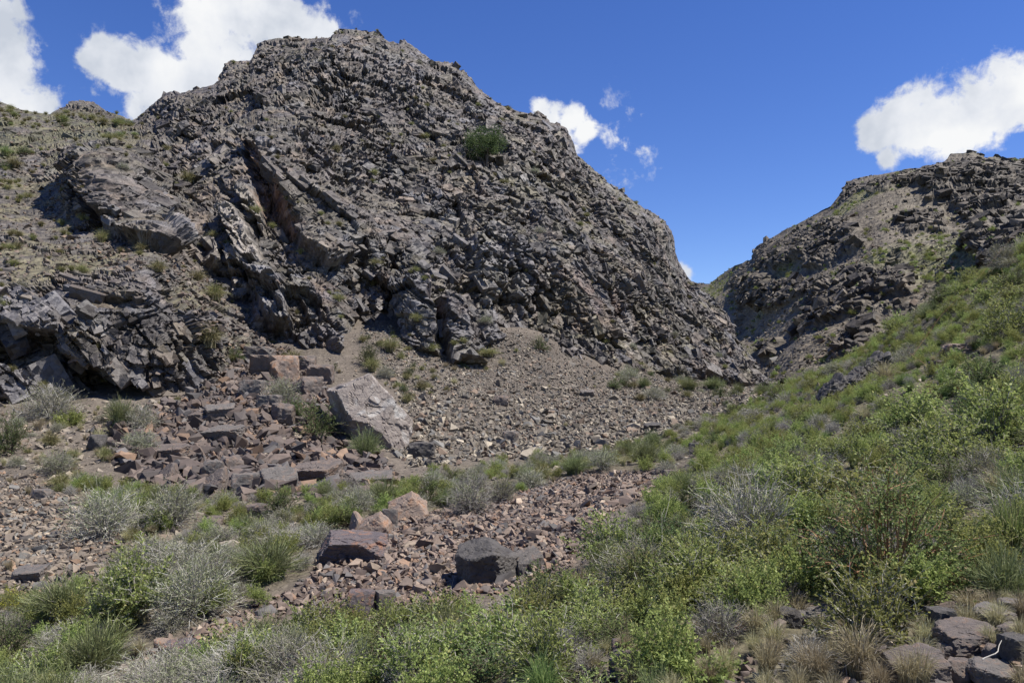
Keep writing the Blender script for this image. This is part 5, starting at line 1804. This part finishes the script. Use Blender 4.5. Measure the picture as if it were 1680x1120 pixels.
for nm, b_, mt in (('trunk', tb, 'bark'), ('crown', tc, 'treeleaf')):
    o = link(nm, b_.mesh(nm, ML[mt]), None, tree)
    o.scale = (tw_ * 1.05, tw_ * .9, tw_ * .98)

# ------------------------------------------------------------------ dead branches
def branch(pts, rad, label, mat='white', twigs=0, seed=1):
    pts = np.array(pts, float)
    t = np.linspace(0, 1, 10) * (len(pts) - 1)
    pth = np.stack([np.interp(t, np.arange(len(pts)), pts[:, k]) for k in range(3)], -1)
    b = Bits(seed)
    pth = pth + b.r.normal(0, rad * .7, pth.shape)
    b.tubes(pth[None], rad, rad * .35, np.array([.6]), 6)
    o0 = pth[0].copy()
    if twigs:
        L = np.linalg.norm(pth[-1] - pth[0])
        q = side_twigs(b.r, pth[None], twigs, .3, 1.0, L * .3, 4, .5)
        b.tubes(q, rad * .4, rad * .12, b.r.random(twigs), 4)
    b.v = [v - o0 for v in b.v]
    o = link('dead_branch', b.mesh('dead_branch', ML[mat]), label=label, cat='branch')
    o.location = o0.tolist()


def lift(px_, py_, up):
    g = ground_hit(px_, py_)
    return P(px_, py_, g[1] - up)


branch([lift(1612, 1082, .32), lift(1636, 1070, .32), lift(1644, 1050, .30)], .003, 'short pale stick lying on the corner rock pile')
branch([lift(1180, 940, .5), lift(1130, 922, .55), lift(1094, 912, .6), lift(1076, 884, .6)], .007, 'bleached branch sticking out of the hillside thicket', twigs=8, seed=5)
branch([lift(1690, 728, .5), lift(1620, 752, .6), lift(1540, 768, .6)], .008, 'long pale branch crossing the thicket at the right', twigs=7, seed=6)
branch([lift(1690, 712, .4), lift(1600, 706, .5), lift(1560, 700, .5), lift(1496, 722, .5)], .009, 'upper pale branch in the thicket at the right', twigs=9, seed=7)
branch([lift(1590, 650, .5), lift(1520, 600, .5), lift(1480, 570, .5)], .009, 'reddish bare stem on the hillside', 'redstem', 3, 8)
branch([lift(900, 1090, .3), lift(850, 1062, .35), lift(826, 1044, .35)], .007, 'thin pale branch in the bottom thicket', twigs=5, seed=9)
branch([lift(1290, 930, .4), lift(1240, 860, .5), lift(1180, 830, .5), lift(1130, 836, .5)], .007, 'arching bare branch over the green hillside', twigs=8, seed=11)

# ------------------------------------------------------------------ things that would share a label are told apart by their order across the picture
bpy.context.view_layer.update()
same = {}
for o in list(scene.objects):
    if o.parent is None and o.get('category') and not o.get('kind'):
        same.setdefault(o['label'], []).append(o)
NTH = ['first', 'second', 'third', 'fourth', 'fifth', 'sixth', 'seventh', 'eighth', 'ninth', 'tenth', 'eleventh', 'twelfth', 'thirteenth', 'fourteenth', 'fifteenth', 'sixteenth', 'seventeenth', 'eighteenth']
for lab, obs in same.items():
    if 1 < len(obs) <= 18:
        obs.sort(key=lambda q: float(proj(np.array(q.matrix_world.translation))[0]))
        for k, o in enumerate(obs):
            o['label'] = lab + (', left of two' if k == 0 else ', right of two') if len(obs) == 2 else f'{lab}, {NTH[k]} from left'
